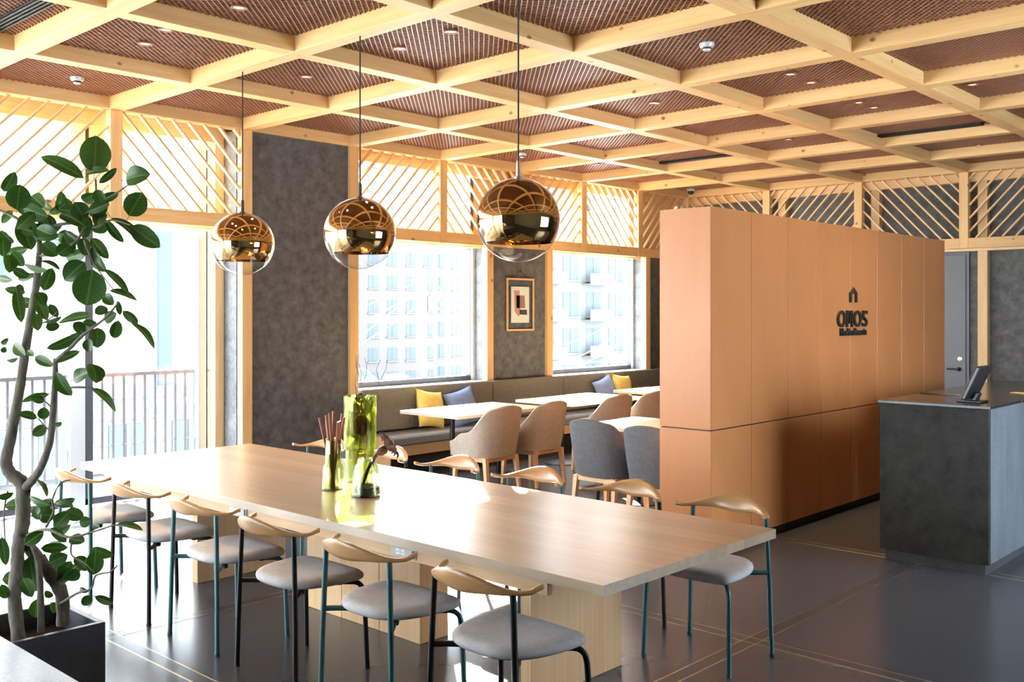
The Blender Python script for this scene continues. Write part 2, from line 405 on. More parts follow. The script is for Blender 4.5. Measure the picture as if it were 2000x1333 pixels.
# outer timber frame behind the lattice
for y in (-7.90, -9.09, -10.4, -5.16, -2.60, -1.32):
    xo = 0. if y < -6.5 else .15
    bx('outer_post', (-.36+xo, y-.05, 0 if y == -7.90 else ZR0), (-.25+xo, y+.05, ZB-.11), M['pineZ'], wall_left, .003)
bx('outer_header', (-.36, -GY*13, ZB-.11), (-.25, -7.85, ZB+.1), M['pineY'], wall_left, .003); bx('outer_header', (-.20, -6.43, ZB-.11), (-.10, 0, ZB+.1), M['pineY'], wall_left, .003)
bx('outer_rail', (-.30, -GY*13, ZR0-.02), (-.06, -7.845, ZR0+.02), M['pineY'], wall_left); bx('outer_rail', (-.30, -6.43, ZR0-.02), (-.06, 0, ZR0+.02), M['pineY'], wall_left)
bx('head_wall', (-.5, Y0, ZB+.02), (-.30, .3, ZV+.1), M['white'], wall_left)

# windows
def window(name, y0, y1, z0, z1, x, mull=(), trans=(), fm='frame_dark', wside=.05):
    W_ = empty(name, kind='structure', label='tall clear window in a slim metal frame')
    f = lambda a, b, n='window_frame', m_=fm: bx(n, a, b, M[m_], W_, .003)
    f((x-.05, y0, z0), (x+.05, y0+wside, z1)); f((x-.05, y1-wside, z0), (x+.05, y1, z1))
    f((x-.05, y0, z0), (x+.05, y1, z0+.06)); f((x-.05, y0, z1-.06), (x+.05, y1, z1))
    for t in trans: f((x-.045, y0, t-.05), (x+.045, y1, t+.05), 'transom')
    for y, ww in mull: f((x-.05, y-ww/2, z0), (x+.05, y+ww/2, z1), 'mullion')
    ys = [y0]+[y for y, _ in mull]+[y1]; zs = [z0]+list(trans)+[z1]
    for a, b in zip(ys, ys[1:]):
        for c, d in zip(zs, zs[1:]): bx('glass_pane', (x-.006, a+.02, c+.02), (x+.006, b-.02, d-.02), M['pane'], W_)
    return W_
w1 = window('window_1', -GY*9-.0, -7.96, 0, ZB, -.42, ((-9.13, .075), ), (2.60, ), wside=.018)
bx('mullion', (-.40, -9.30, 0), (-.36, -9.17, ZB), M['alu'], w1); bx('mullion', (-.44, -10.5, 0), (-.38, -10.4, ZB), M['alu'], w1)
bx('window_frame', (-.40, -8.06, 0), (-.37, -7.96, ZB), M['alu'], w1)
window('window_6', -GY*13, -GY*9, 0, ZB, -.42, ((-13.2, .075), (-15.0, .075)), (2.60, ))
w2 = window('window_2', -6.43, -4.455, .895, ZB, -.25, (), (2.60, ))
w3 = window('window_3', -3.26, -1.14, .895, ZB, -.25, (), (2.60, ))
bx('window_frame', (-.20, -4.50, .90), (-.17, -4.455, ZR0), M['alu'], w2); bx('window_frame', (-.20, -1.19, .90), (-.17, -1.15, ZR0), M['alu'], w3)

# rear wall
YB = .16
bx('felt_panel', (-.5, YB, 0), (X1+.3, YB+.2, ZV), M['felt'], wall_back)
for j in range(1, NX+1):
    x = GX*j; bx('post', (x-PW, -PW, ZR0), (x+PW, PW-.02, ZB), M['cedarZ'], wall_back, .003)
bx('rail', (0, -PW+.004, ZR0), (X1, PW-.03, ZR1), M['cedarX'], wall_back, .003)
bx('outer_rail', (0, .03, ZR0-.03), (X1, YB, ZR0+.005), M['pineX'], wall_back)
bx('outer_header', (0, .06, ZB-.11), (X1, YB, ZB+.1), M['pineX'], wall_back)
for x in (1.56, 2.93, 4.30, 5.67, 7.04): bx('outer_post', (x-.058, .06, 0), (x+.058, YB, ZB-.11), M['pineZ'], wall_back, .003)
for j in range(NX-1): lattice(wall_back, 'back', GX*j+PW, GX*(j+1)-PW, -1 if j % 2 == 0 else 1, pitch=.155)
door = empty('door_1', (3.6, YB, 0), kind='structure', label='grey flush door in the rear wall')
MB().box((-.52, -.03, 0), (.52, -.0, 2.50), .004).build('door_frame', M['frame_dark'], door)
MB().box((-.48, -.045, .01), (.48, -.02, 2.46), .004).build('door_leaf', M['door'], door)
hd = MB().lathe([(0, .0), (.026, 0), (.026, .012), (.012, .016), (.012, .05), (0, .05)], n=16)
h = hd.build('door_handle', M['black'], door, (.40, -.045, 1.0), (R(90), 0, 0))
MB().box((-.14, -.011, .040), (.012, .011, .056), .005).build('lever', M['black'], h)
MB().lathe([(0, 0), (.028, 0), (.028, .008), (.014, .010), (.014, .018), (0, .018)], n=16).build('lock', M['chrome'], door, (.41, -.045, 1.13), (R(90), 0, 0))

# the rest of the room, behind and beside the camera
wall_right = empty('wall_right', kind='structure', label='far side wall with windows assumed for fill light')
wall_front = empty('wall_front', kind='structure', label='grey felt wall behind the viewer with windows added for fill light')
for a, b in ((Y0-.2, -7.6), (-4.6, .3)): bx('wall_panel', (X1, a, 0), (X1+.2, b, ZV), M['felt'], wall_right)
bx('wall_panel', (X1, -7.6, 2.7), (X1+.2, -4.6, ZV), M['felt'], wall_right); bx('wall_panel', (X1, -7.6, 0), (X1+.2, -4.6, .6), M['felt'], wall_right)
bx('wall_panel', (-.5, Y0-.2, 0), (.6, Y0, ZV), M['felt'], wall_front); bx('wall_panel', (4.4, Y0-.2, 0), (X1+.2, Y0, ZV), M['felt'], wall_front); bx('wall_panel', (.6, Y0-.2, 3.3), (4.4, Y0, ZV), M['felt'], wall_front)
def fill_window(name, a, b):  # assumed unseen glazing, sized and placed to bring in fill daylight
    W_ = empty(name, kind='structure', label='assumed window outside the view, added for fill light')
    bx('glass_pane', a, b, M['pane'], W_); return W_
fill_window('fill_window_4', (X1+.09, -7.6, .6), (X1+.1, -6.1, 2.7)); fill_window('fill_window_5', (X1+.09, -6.1, .6), (X1+.1, -4.6, 2.7))
fill_window('fill_window_7', (.6, Y0-.1, 0), (2.5, Y0-.09, 3.3)); fill_window('fill_window_8', (2.5, Y0-.1, 0), (4.4, Y0-.09, 3.3))
#@@OBJECTS@@
# ------------------------------------------------------------------ long communal table
TX0, TX1, TY0, TY1, TZ = 1.81, 6.21, -10.16, -8.86, .72
table = empty('communal_table', ((TX0+TX1)/2, (TY0+TY1)/2, 0), label='long oak communal table with twelve chairs around it', cat='table')
tl = table.location
nb = 9; bw = (TY1-TY0)/nb
for k in range(nb):
    bx('board', (TX0, TY0+k*bw, TZ-.042), (TX1, TY0+(k+1)*bw-.0002, TZ), M['oakX'], table)
bx('apron', (TX0+.28, TY0+.035, TZ-.105), (TX1-.30, TY0+.065, TZ-.042), M['oakE'], table, .002)
bx('apron', (TX0+.28, TY1-.065, TZ-.105), (TX1-.30, TY1-.035, TZ-.042), M['oakE'], table, .002)
bx('pedestal', (2.63, -9.80, 0), (2.692, -9.14, TZ-.042), M['oakZ'], table, .002)
bx('pedestal', (5.47, -9.80, 0), (5.535, -9.14, TZ-.042), M['oakZ'], table, .002)
for k in range(3): bx('pedestal', (3.60+k*.331, -9.61, 0), (3.60+(k+1)*.331-.002, -9.41, TZ-.042), M['oakZ'], table, .002)
bx('plinth', (2.645, -9.79, 0), (2.68, -9.15, .004), M['blackmatte'], table)
for x in (2.36, 3.70, 5.06):
    p = bx('power_socket', (x-.085, TY0+.029, TZ-.094), (x+.085, TY0+.036, TZ-.052), M['socket'], table, .001)
    for d in (-.035, .0):
        MB().box((d-.013, -.0046, .008), (d+.013, -.002, .034), .001).build('outlet', M['white'], p)
        for e in (-.004, .004): MB().box((d+e-.001, -.0052, .016), (d+e+.001, -.004, .026)).build('slot', M['blackmatte'], p)
    MB().box((.062, -.0046, .004), (.078, -.002, .038)).build('switch', M['blackmatte'], p)

# ------------------------------------------------------------------ bow-back dining chairs
def seat_mesh():
    P = [(0, -.205), (.10, -.196), (.175, -.150), (.222, -.06), (.243, .05), (.247, .13), (.232, .185), (.19, .205), (.10, .212), (0, .214)]
    P = P + [(-x, y) for x, y in P[-2:0:-1]]
    o = catmull([(x, y, 0) for x, y in P], 3, True); m_ = MB()
    prof = [(.05, .000), (.93, .000), (.985, .010), (1.0, .022), (.985, .034), (.94, .043), (.85, .048), (.6, .046), (.3, .043), (.05, .042)]
    rings = [[(p.x*s_, (p.y-.01)*s_+.01, z - .012*smooth((abs(p.y*s_)-.1)/.2)*(1 if p.y > 0 else -.3)) for p in o] for s_, z in prof]
    m_.loft(rings); return m_.mesh('seat', M['seat'])
def back_mesh():
    m_ = MB(); rings = []; N = 32
    for i in range(N+1):
        u = -1+2*i/N; a = abs(u)
        ph = u*R(86)
        cx_ = .262*math.sin(ph)/math.sin(R(86)); cy_ = -.285+.185*(1-math.cos(ph))/(1-math.cos(R(86)))
        zt = .712+.064*(1-smooth(a/.76))+.017*smooth((a-.82)/.18); zb = .683+.012*smooth(a/.4)+.013*smooth((a-.8)/.2); hgt = zt-zb
        thk = .0135+.006*(1-a)
        if a > .95: thk *= .8
        nrm = Vector((math.sin(ph), -math.cos(ph)*.8, 0)).normalized()
        ring = []
        for k in range(14):
            t = 2*math.pi*k/14; ct, st = math.cos(t), math.sin(t)
            off = thk*(abs(ct)**.7)*(1 if ct > 0 else -1); zz = (zt+zb)/2+(hgt/2)*(abs(st)**.8)*(1 if st > 0 else -1)
            lean = -.022*((zz-(zt+zb)/2)/.05)*(1-a)
            ring.append((cx_+nrm.x*off, cy_+nrm.y*off+lean, zz))
        rings.append(ring)
    m_.loft(rings); return m_.mesh('backrest', M['backrest'])
seat_me, back_me = seat_mesh(), back_mesh()
def chair_meshes(mat):
    out = []
    for s_ in (-1, 1):
        out.append(('leg', MB().tube([(s_*.243, -.215, 0), (s_*.235, -.21, .3), (s_*.215, -.205, .70)], .0122, 10).mesh('leg', mat)))
    for s_ in (-1, 1):
        pts = [(s_*.247, .195, 0), (s_*.240, .185, .30), (s_*.236, .180, .375), (s_*.226, .171, .405), (s_*.205, .152, .419), (s_*.16, .115, .419), (0, -.01, .419), (-s_*.17, -.145, .419), (-s_*.228, -.207, .419)]
        if s_ > 0: pts = [(x, y, z-(.0 if i < 3 else .0)) for i, (x, y, z) in enumerate(pts)]
        out.append(('leg', MB().tube(catmull(pts, 4), .0122, 10).mesh('leg', mat)))
    for s_ in (-1, 1):
        for y in (.10, -.12):
            out.append(('seat_bracket', MB().lathe([(0, 0), (.016, 0), (.018, .006), (.018, .024), (.012, .030), (0, .030)], (s_*.15, y, .408), 12).mesh('seat_bracket', M['blackmatte'])))
    for s_ in (-1, 1):
        out.append(('foot_cap', MB().lathe([(0, 0), (.0136, 0), (.0136, .012), (0, .012)], (s_*.243, -.215, 0), 10).mesh('foot_cap', M['blackmatte'])))
    return out
CM = {k: chair_meshes(M[k]) for k in ('teal', 'black', 'brownblack')}
def dining_chair(x, y, rz, mat, label, group):
    c = empty('dining_chair', (x, y, 0), rz, label, 'chair', group)
    place('seat', seat_me, c, (0, 0, .432)); place('backrest', back_me, c)
    for n, me in CM[mat]: place(n, me, c)
    return c
ords = ['first', 'second', 'third', 'fourth', 'fifth', 'sixth']
near_x = [2.32, 3.035, 3.735, 4.415, 5.09, 5.79]
cn = {'teal': 'teal-legged', 'black': 'black-legged', 'brownblack': 'dark-brown-legged'}
near_m = ['teal', 'brownblack', 'teal', 'black', 'teal', 'black']
for k, x in enumerate(near_x):
    dining_chair(x, -10.20+random.uniform(-.01, .01), R(random.uniform(-2, 2)), near_m[k],
        f'{cn[near_m[k]]} bow-back chair, {ords[k]} from the plant along the power-socket side of the table', 'bow-back chairs at the long table')
far_x = [2.335, 3.04, 3.73, 4.43, 5.12, 5.765]
far_m = ['teal', 'black', 'teal', 'teal', 'black', 'teal']
for k, x in enumerate(far_x):
    dining_chair(x, -8.745+random.uniform(-.008, .008), math.pi+R(random.uniform(-2, 2)), far_m[k],
        f'{cn[far_m[k]]} bow-back chair, {ords[5-k]} from the tan partition end on the bench side of the table', 'bow-back chairs at the long table')

# ------------------------------------------------------------------ mirrored globe pendants
def sphere_prof(r, a0, a1, n):
    return [(max(r*math.sin(a0+(a1-a0)*i/n), 1e-4), r*math.cos(a0+(a1-a0)*i/n)) for i in range(n+1)]
PR, PZ = .23, 2.225
g_out = MB().lathe(sphere_prof(PR, R(3), R(180), 36), n=64); g_me = g_out.mesh('glass_globe', M['pendant_glass'])
ca = math.acos(-.55)
g_cap = MB().lathe(sphere_prof(PR*.978, R(3), ca, 32), n=64); g_cap.lathe(sphere_prof(PR*.966, ca, R(3), 32), n=64); cap_me = g_cap.mesh('mirror_cap', M['gold'])
for (x, t) in ((1.5*GX, 'nearest the window wall'), (2.5*GX, 'middle one of three'), (3.5*GX, 'nearest the tan partition')):
    p = empty('globe_pendant', (x, -7*GY, PZ), 0, 'gold mirrored glass globe pendant over the table, '+t, 'pendant lamp', 'globe pendants over the long table')
    place('glass_globe', g_me, p); place('mirror_cap', cap_me, p)
    MB().tube([(0, 0, PR+.035), (0, 0, ZB-PZ)], .0048, 8).build('cord', M['blackmatte'], p)
    MB().lathe([(1e-3, PR-.016), (.024, PR-.013), (.024, PR+.002), (.012, PR+.008), (.010, PR+.09), (1e-3, PR+.092)], n=18).build('lamp_holder', M['chrome'] if x > 4.5 else M['blackmatte'], p)
    MB().lathe([(1e-4, .05), (.026, .04), (.032, .01), (.022, -.02), (1e-4, -.03)][::-1], (0, 0, .03), 16).build('bulb', M['bulb'], p)

# ------------------------------------------------------------------ vases and dried stems on the table
def vase(name, x, y, prof, mat, label, inner=.006):
    v = empty(name, (x, y, TZ), 0, label, 'vase')
    ins = [(max(r_-inner, .002), max(z, .012)) for r_, z in prof]
    m_ = MB().lathe([(1e-3, 0)]+prof, n=40); m_.lathe([prof[-1]]+ins[::-1]+[(1e-3, .012)], n=40)
    m_.build('glass_body', mat, v); return v
va = vase('stepped_vase', 3.88, -9.63, [(.056, 0), (.064, .004), (.062, .03), (.057, .125), (.052, .14), (.044, .147), (.044, .282)], M['green_glass'], 'slim stepped green glass vase holding brown sticks')
vb = vase('bottle_vase', 4.165, -9.62, [(.070, 0), (.083, .004), (.082, .02), (.071, .12), (.064, .165), (.052, .178), (.050, .205)], M['pale_green_glass'], 'squat conical green glass vase with a dried flower')
vc = vase('tall_vase', 3.78, -9.36, [(.078, 0), (.085, .003), (.085, .19), (.095, .195), (.096, .20), (.096, .508)], M['deep_green_glass'], 'tall cylindrical green glass vase behind the two smaller ones')
MB().lathe([(.001, .200), (.088, .200), (.088, .206), (.001, .206)], n=32).build('inner_base', M['pale_green_glass'], vc)
MB().lathe([(1e-3, .012), (.074, .012), (.072, .05), (.05, .062), (1e-3, .066)], n=24).build('pebbles', M['stone'], vb)
for k in range(9):
    a = 2*math.pi*k/9+.4; r_ = .020+.008*(k % 2); d = .034+.012*((k*7) % 3)
    zt = .36+.05*((k*5) % 4)/3
    b0 = Vector((3.88+r_*.5*math.cos(a+2.6), -9.63+r_*.5*math.sin(a+2.6), TZ+.013)); t = Vector((3.88+d*1.35*math.cos(a), -9.63+d*1.35*math.sin(a), TZ+zt+.03))
    o = MB().tube([(0, 0, 0), (t-b0)*.5, t-b0], .0074, 6).build('cinnamon_stick', M['stick'], None, b0)
    tag(o, 'long brown cinnamon stick standing in the slim stepped vase', 'stick', 'brown sticks in the stepped vase')
# globe-shaped dried bud and thin twigs in the tall vase
bd = empty('dried_bud', (3.79, -9.37, TZ+.02), 0, 'round dried flower bud on a stem inside the tall green vase', 'dried flower')
MB().tube(catmull([(-.05, 0, 0), (-.03, .0, .10), (.0, 0, .19), (.015, 0, .28)], 4), .003, 6).build('stem', M['twig'], bd)
MB().lathe([(1e-3, .25), (.035, .262), (.050, .295), (.048, .335), (.032, .365), (.022, .378), (1e-3, .37)], (.015, 0, 0), 20).build('flower_head', M['bud'], bd)
tw = empty('twig_spray', (3.79, -9.34, TZ+.21), 0, 'thin wiry twigs rising out of the tall green vase', 'twigs')
for k in range(7):
    x, y, z = random.uniform(-.03, .03), random.uniform(-.03, .03), 0.; P = [(x, y, 0)]
    for q in range(9):
        x += random.uniform(-.022, .024)+.002*k-.004; y += random.uniform(-.02, .02); z += .058+random.uniform(-.01, .01); P.append((x, y, z))
    MB().tube(P, [.0026-.00014*i for i in range(10)], 5).build('twig', M['twig'], tw)
df = empty('dried_flower', (4.17, -9.62, TZ+.05), 0, 'dark curled dried flower leaning out of the squat vase', 'dried flower')
MB().tube(catmull([(-.02, -.02, 0), (.0, .0, .08), (.02, .03, .15), (.035, .055, .19)], 4), .010, 8).build('stem', M['dried'], df)
hm = MB().lathe([(1e-3, 0), (.014, .004), (.024, .02), (.026, .045), (.016, .06), (1e-3, .062)], (0, 0, 0), 16)
hm.build('flower_base', M['dried'], df, (.030, .048, .175), (R(-52), R(30), 0))
for k in range(22):
    a = 2*math.pi*k/11+(.28 if k > 10 else 0); L = (.085 if k < 11 else .060)+.014*((k*5) % 3); P = []
    for q in range(7):
        t = q/6; P.append((math.cos(a)*L*(t-.25*t**3), math.sin(a)*L*(t-.25*t**3), .02+.075*t-.06*t**3))
    MB().tube(P, [.008, .010, .010, .009, .008, .006, .003], 6).build('petal', M['dried'], df, (.045, .072, .200), (R(-52), R(30), 0))

# ------------------------------------------------------------------ bench along the windows
bench = empty('window_bench', (.3, -3.3, 0), 0, 'long upholstered bench running under the windows', 'bench')
ys = [-6.40, -4.44, -3.11, -1.55, -.10]
for a, b in zip(ys, ys[1:]): bx('back_panel', (.062, a+.004, .44), (.125, b-.004, .90), M['bench'], bench, .012)
for a, b in zip(ys, ys[1:]): bx('seat_cushion', (.10, a+.004, .325), (.575, b-.004, .425), M['bench_seat'], bench, .018)
bx('front_rail', (.50, -6.40, .215), (.545, -.10, .325), M['beech'], bench, .003)
bx('toe_board', (.30, -6.40, 0), (.33, -.10, .215), M['blackmatte'], bench)
bx('end_board', (.06, -6.415, 0), (.55, -6.40, .42), M['beech'], bench)
# cushions
def cushion_mesh(mat, seed):
    rnd = random.Random(seed); m_ = MB(); N = 14; T = []; B_ = []
    def corner(u, v):
        k = 1-.10*(1-abs(u)**2)*abs(v)**3; l = 1-.10*(1-abs(v)**2)*abs(u)**3
        return u*.215*l, v*.215*k
    for sg in (1, -1):
        V = []; F = []
        for i in range(N+1):
            for j in range(N+1):
                u, v = -1+2*i/N, -1+2*j/N; x, y = corner(u, v)
                d = .088*((1-u*u)**.5)*((1-v*v)**.55) + (.006*math.sin(5*u+seed)*math.cos(4*v+seed) if abs(u) < .99 and abs(v) < .99 else 0)
                V.append((x, sg*d, y))
        for i in range(N):
            for j in range(N):
                q = (i*(N+1)+j, (i+1)*(N+1)+j, (i+1)*(N+1)+j+1, i*(N+1)+j+1); F.append(q if sg < 0 else q[::-1])
        m_.add(V, F, True)
    return m_.mesh('cushion', mat)
for (y, z, tilt, roll, yaw, mat, lab) in ((-5.56, .645, -14, 9, 8, 'yellow', 'yellow velvet cushion on the bench beside the nearer blue one'),
        (-5.08, .630, -16, -12, -8, 'blue', 'blue velvet cushion on the bench behind the nearest cafe table'),
        (-2.36, .64, -20, -14, 0, 'blue', 'blue cushion on the bench in front of the far window'),
        (-1.98, .655, -12, 6, 5, 'yellow', 'yellow cushion half hidden behind the far blue cushion')):
    o = place('cushion', cushion_mesh(M[mat], int(-y*10)), None, (.232 if mat == 'yellow' else .25, y, z))
    o.rotation_euler = (Matrix.Rotation(R(90+yaw), 3, 'Z') @ Matrix.Rotation(R(tilt), 3, 'X') @ Matrix.Rotation(R(roll), 3, 'Y')).to_euler()
    tag(o, lab, 'cushion', 'velvet cushions on the bench')

# ------------------------------------------------------------------ cafe tables and tub chairs
def cafe_table(x0, x1, y0, y1, cols, label):
    t = empty('cafe_table', ((x0+x1)/2, (y0+y1)/2, 0), 0, label, 'table', 'pale cafe tables')
    bx('table_top', (x0, y0, .688), (x1, y1, .72), M['cafe_top'], t, .003)
    for (x, y) in cols:
        bx('top_bracket', (x-.16, y-.03, .672), (x+.16, y+.03, .688), M['black'], t)
        MB().tube([(x-t.location.x, y-t.location.y, .012), (x-t.location.x, y-t.location.y, .675)], .026, 16).build('column', M['black'], t)
        MB().lathe([(1e-3, 0), (.20, 0), (.20, .008), (.03, .018), (1e-3, .018)], (x-t.location.x, y-t.location.y, 0), 28).build('foot_plate', M['black'], t)
    return t
cafe_table(.70, 1.55, -6.41, -5.05, ((1.12, -6.07), (1.12, -5.39)), 'pale wooden cafe table by the bench nearest the grey felt pier')
cafe_table(.69, 1.54, -4.66, -3.32, ((1.12, -4.34), (1.12, -3.64)), 'pale wooden cafe table by the bench, second along the windows')
cafe_table(.69, 1.54, -2.80, -1.48, ((1.12, -2.48), (1.12, -1.80)), 'pale wooden cafe table by the bench, farthest along the windows')
cafe_table(2.80, 4.20, -6.12, -5.25, ((3.15, -5.68), (3.85, -5.68)), 'pale wooden cafe table beside the tan partition with grey chairs')
def tub_chair_parts(mat):
    """faces +y, origin on the floor"""
    out = []; W, D0, D1 = .275, -.26, .24
    # shell: U-shaped wall, high at the back and sloping down to the arms
    m_ = MB(); N = 40; rows = 8; path = []
    for i in range(N+1):
        t = -1+2*i/N; s_ = 1 if t >= 0 else -1; a = abs(t)
        if a < .58: ph = a/.58*R(90); x, y = s_*W*math.sin(ph)**.8, -(-D0)*math.cos(ph)**.75 if True else 0; y = D0*math.cos(ph)**.7
        else: q = (a-.58)/.42; x, y = s_*(W-.005*q), D1*.88*q
        path.append((x, y, a))
    def top(a): return .835-.035*smooth(a/.30)-.225*smooth((a-.24)/.36)-.09*smooth((a-.62)/.38)
    rings = []
    for x, y, a in path:
        zt = top(a); zb = .36
        fl_ = 1.0; n_ = Vector((x/W, y/abs(D0) if y < 0 else 0, 0)); n_ = n_.normalized() if n_.length > 0 else Vector((0, -1, 0))
        ring = []; th = .019
        for k in range(rows+1):
            z = zb+(zt-zb)*k/rows; f_ = (z-.36)/.475; ex_ = .028*f_-.022*(1-f_)**2; ring.append((x+n_.x*(th+ex_), y+n_.y*(th+ex_*1.6), z))
        ring.append((x+n_.x*(.006+.026*((zt-.36)/.475)), y+n_.y*(.006+.042*((zt-.36)/.475)), zt+.012))
        for k in range(rows, -1, -1):
            z = zb+(zt-zb)*k/rows; f_ = (z-.36)/.475; ex_ = .028*f_-.022*(1-f_)**2; ring.append((x+n_.x*(-th+ex_), y+n_.y*(-th+ex_*1.6), z))
        rings.append(ring)
    m_.loft(rings); out.append(('shell', m_.mesh('shell', mat)))
    P = [(-.245, .235, 0), (-.25, .05, 0), (-.235, -.12, 0), (-.15, -.225, 0), (0, -.245, 0), (.15, -.225, 0), (.235, -.12, 0), (.25, .05, 0), (.245, .235, 0), (.12, .265, 0), (-.12, .265, 0)]
    o = catmull(P, 3, True); c = MB(); prof = [(.05, .355), (.95, .355), (1.0, .375), (1.0, .43), (.96, .455), (.8, .468), (.4, .472), (.05, .472)]
    c.loft([[(p.x*s_, p.y*s_, z) for p in o] for s_, z in prof]); out.append(('seat', c.mesh('seat', mat)))
    for s_ in (-1, 1):
        for y, yy in ((.20, .22), (-.19, -.23)):
            l = MB(); x0, x1 = s_*.205, s_*.222
            l.loft([[(x1+dx*.013, yy+dy*.013, 0) for dx, dy in ((-1, -1), (1, -1), (1, 1), (-1, 1))], [(x0+dx*.022, y+dy*.022, .355) for dx, dy in ((-1, -1), (1, -1), (1, 1), (-1, 1))]], True, False)
            out.append(('leg', l.mesh('leg', M['beech'])))
    out.append(('apron', MB().box((-.20, -.205, .315), (.20, -.175, .362), .002).mesh('apron', M['beech'])))
    out.append(('apron', MB().box((-.20, .185, .315), (.20, .215, .362), .002).mesh('apron', M['beech'])))
    for s_ in (-1, 1): out.append(('apron', MB().box((s_*.19, -.19, .315), (s_*.22, .20, .362), .002).mesh('apron', M['beech'])))
    return out
TC = {k: tub_chair_parts(M[k]) for k in ('beige', 'grey')}
def tub_chair(x, y, rz, mat, label):
    c = empty('tub_chair', (x, y, 0), rz, label, 'chair', f'{mat} tub chairs at the cafe tables')
    for n, me in TC[mat]: place(n, me, c)
tub_chair(1.76, -6.23, R(90), 'beige', 'beige tub chair nearest the grey pier at the first bench table')
tub_chair(1.76, -5.55, R(92), 'beige', 'beige tub chair, second along at the first bench table')
tub_chair(1.75, -4.42, R(90), 'beige', 'beige tub chair at the second bench table, nearer one')
tub_chair(1.75, -3.72, R(88), 'beige', 'beige tub chair at the second bench table, cut off by the partition')
tub_chair(3.35, -6.36, R(-2), 'grey', 'grey tub chair with its back to the long table, farther from the partition')
tub_chair(3.97, -6.44, R(2), 'grey', 'grey tub chair half hidden by the end of the tan partition')

# ------------------------------------------------------------------ tan partition with sign
PX0, PX1, PY0, PY1, PH = 4.29, 4.72, -7.00, -2.45, 2.47
part = empty('partition_cabinet', ((PX0+PX1)/2, (PY0+PY1)/2, 0), 0, 'tall tan panelled partition cabinet with a black sign', 'partition')
bx('carcass', (PX0+.012, PY0+.012, .07), (PX1-.012, PY1, PH-.004), M['blackmatte'], part)
bx('plinth', (PX0+.03, PY0+.03, 0), (PX1-.03, PY1-.02, .07), M['blackmatte'], part)
npn = 8; pw = (PY1-PY0)/npn
for k in range(npn):
    a, b = PY0+k*pw+(.012 if k == 0 else 0), PY0+(k+1)*pw
    bx('upper_panel', (PX1-.018, a+.0022, .893), (PX1, b-.0022, PH), M['leather'], part, .0022)
    lo = bx('lower_door', (PX1-.018, a+.0022, .07), (PX1, b-.0022, .885), M['leather'], part, .0022)
    if k in (2, 4, 6): MB().lathe([(1e-3, 0), (.009, 0), (.009, .003), (1e-3, .003)], n=12).build('lock', M['chrome'], lo, (.009, b-a-.035-(b-a)/2-.02, .035), (0, R(90), 0))
bx('end_panel', (PX0, PY0, .893), (PX1-.0015, PY0+.016, PH), M['leather'], part, .002); bx('end_panel', (PX0, PY0, .07), (PX1-.0015, PY0+.016, .885), M['leather'], part, .002)
bx('rear_panel', (PX0, PY0+.018, .07), (PX0+.014, PY1, PH), M['leather'], part)
bx('top_panel', (PX0, PY0, PH-.002), (PX1, PY1, PH), M['leather'], part)
# sign: house mark, four big characters, one line of small lettering (raised black letters)
sign = empty('wall_sign', (PX1, -4.68, 1.52), 0, 'raised black lettering and house mark on the tan partition', 'sign')
# house mark
hw, hb, ht = .074, .29, .425
def strip(ptsA, ptsB, name, closed=False, d=.014):
    """ribbon letter between two matching outlines, extruded"""
    m_ = MB(); n = len(ptsA); rng = range(n if closed else n-1)
    for i in rng:
        j = (i+1) % n; A, B, C, D_ = ptsA[i], ptsA[j], ptsB[j], ptsB[i]
        m_.prism([A, B, C, D_], 'X', 0, d)
    return m_.build(name, M['blackmatte'], sign)
strip([(-hw, hb), (-hw, hb+.085), (0, ht), (hw, hb+.085), (hw, hb)], [(-hw+.034, hb), (-hw+.034, hb+.07), (0, ht-.046), (hw-.034, hb+.07), (hw-.034, hb)], 'house_mark')
def ell(cx_, cz_, a, b, n=24): return [(cx_+a*math.cos(2*math.pi*k/n), cz_+b*math.sin(2*math.pi*k/n)) for k in range(n)]
zc, zh = .148, .072
for c_ in (-.238, .085): strip(ell(c_, zc, .082, zh), ell(c_, zc, .046, zh-.024), 'letter_o', True)
b_, t_ = zc-zh, zc+zh
strip([(-.140, b_), (-.140, t_), (-.072, t_-.002), (-.014, t_), (-.014, b_)], [(-.112, b_), (-.112, t_-.026), (-.072, t_-.032), (-.042, t_-.026), (-.042, b_)], 'letter_m')
strip([(-.087, t_-.01), (-.087, b_+.03)], [(-.065, t_-.01), (-.065, b_+.03)], 'letter_m_stem')
strip([(.29, t_), (.19, t_), (.19, zc-.004), (.245, zc+.01), (.29, zc-.018), (.29, zc-.05), (.25, b_), (.182, b_+.006)], [(.29, t_-.03), (.222, t_-.03), (.222, zc+.018), (.245, zc-.018), (.258, zc-.03), (.258, zc-.04), (.24, b_+.026), (.182, b_+.034)], 'digit_five')
fc = bpy.data.curves.new('small_lettering', 'FONT'); fc.body = 'HoshinoResorts'; fc.size = .088; fc.extrude = .008; fc.offset = .0022; fc.align_x = 'CENTER'; fc.space_character = .92
fo0 = bpy.data.objects.new('small_lettering_curve', fc); COL.objects.link(fo0); bpy.context.view_layer.update()
fme = bpy.data.meshes.new_from_object(fo0.evaluated_get(bpy.context.evaluated_depsgraph_get())); bpy.data.objects.remove(fo0); fme.materials.clear()
fo = bpy.data.objects.new('small_lettering', fme); COL.objects.link(fo); fo.parent = sign; fo.location = (.008, 0, .005); fo.rotation_euler = (R(90), 0, R(90)); fme.materials.append(M['blackmatte'])

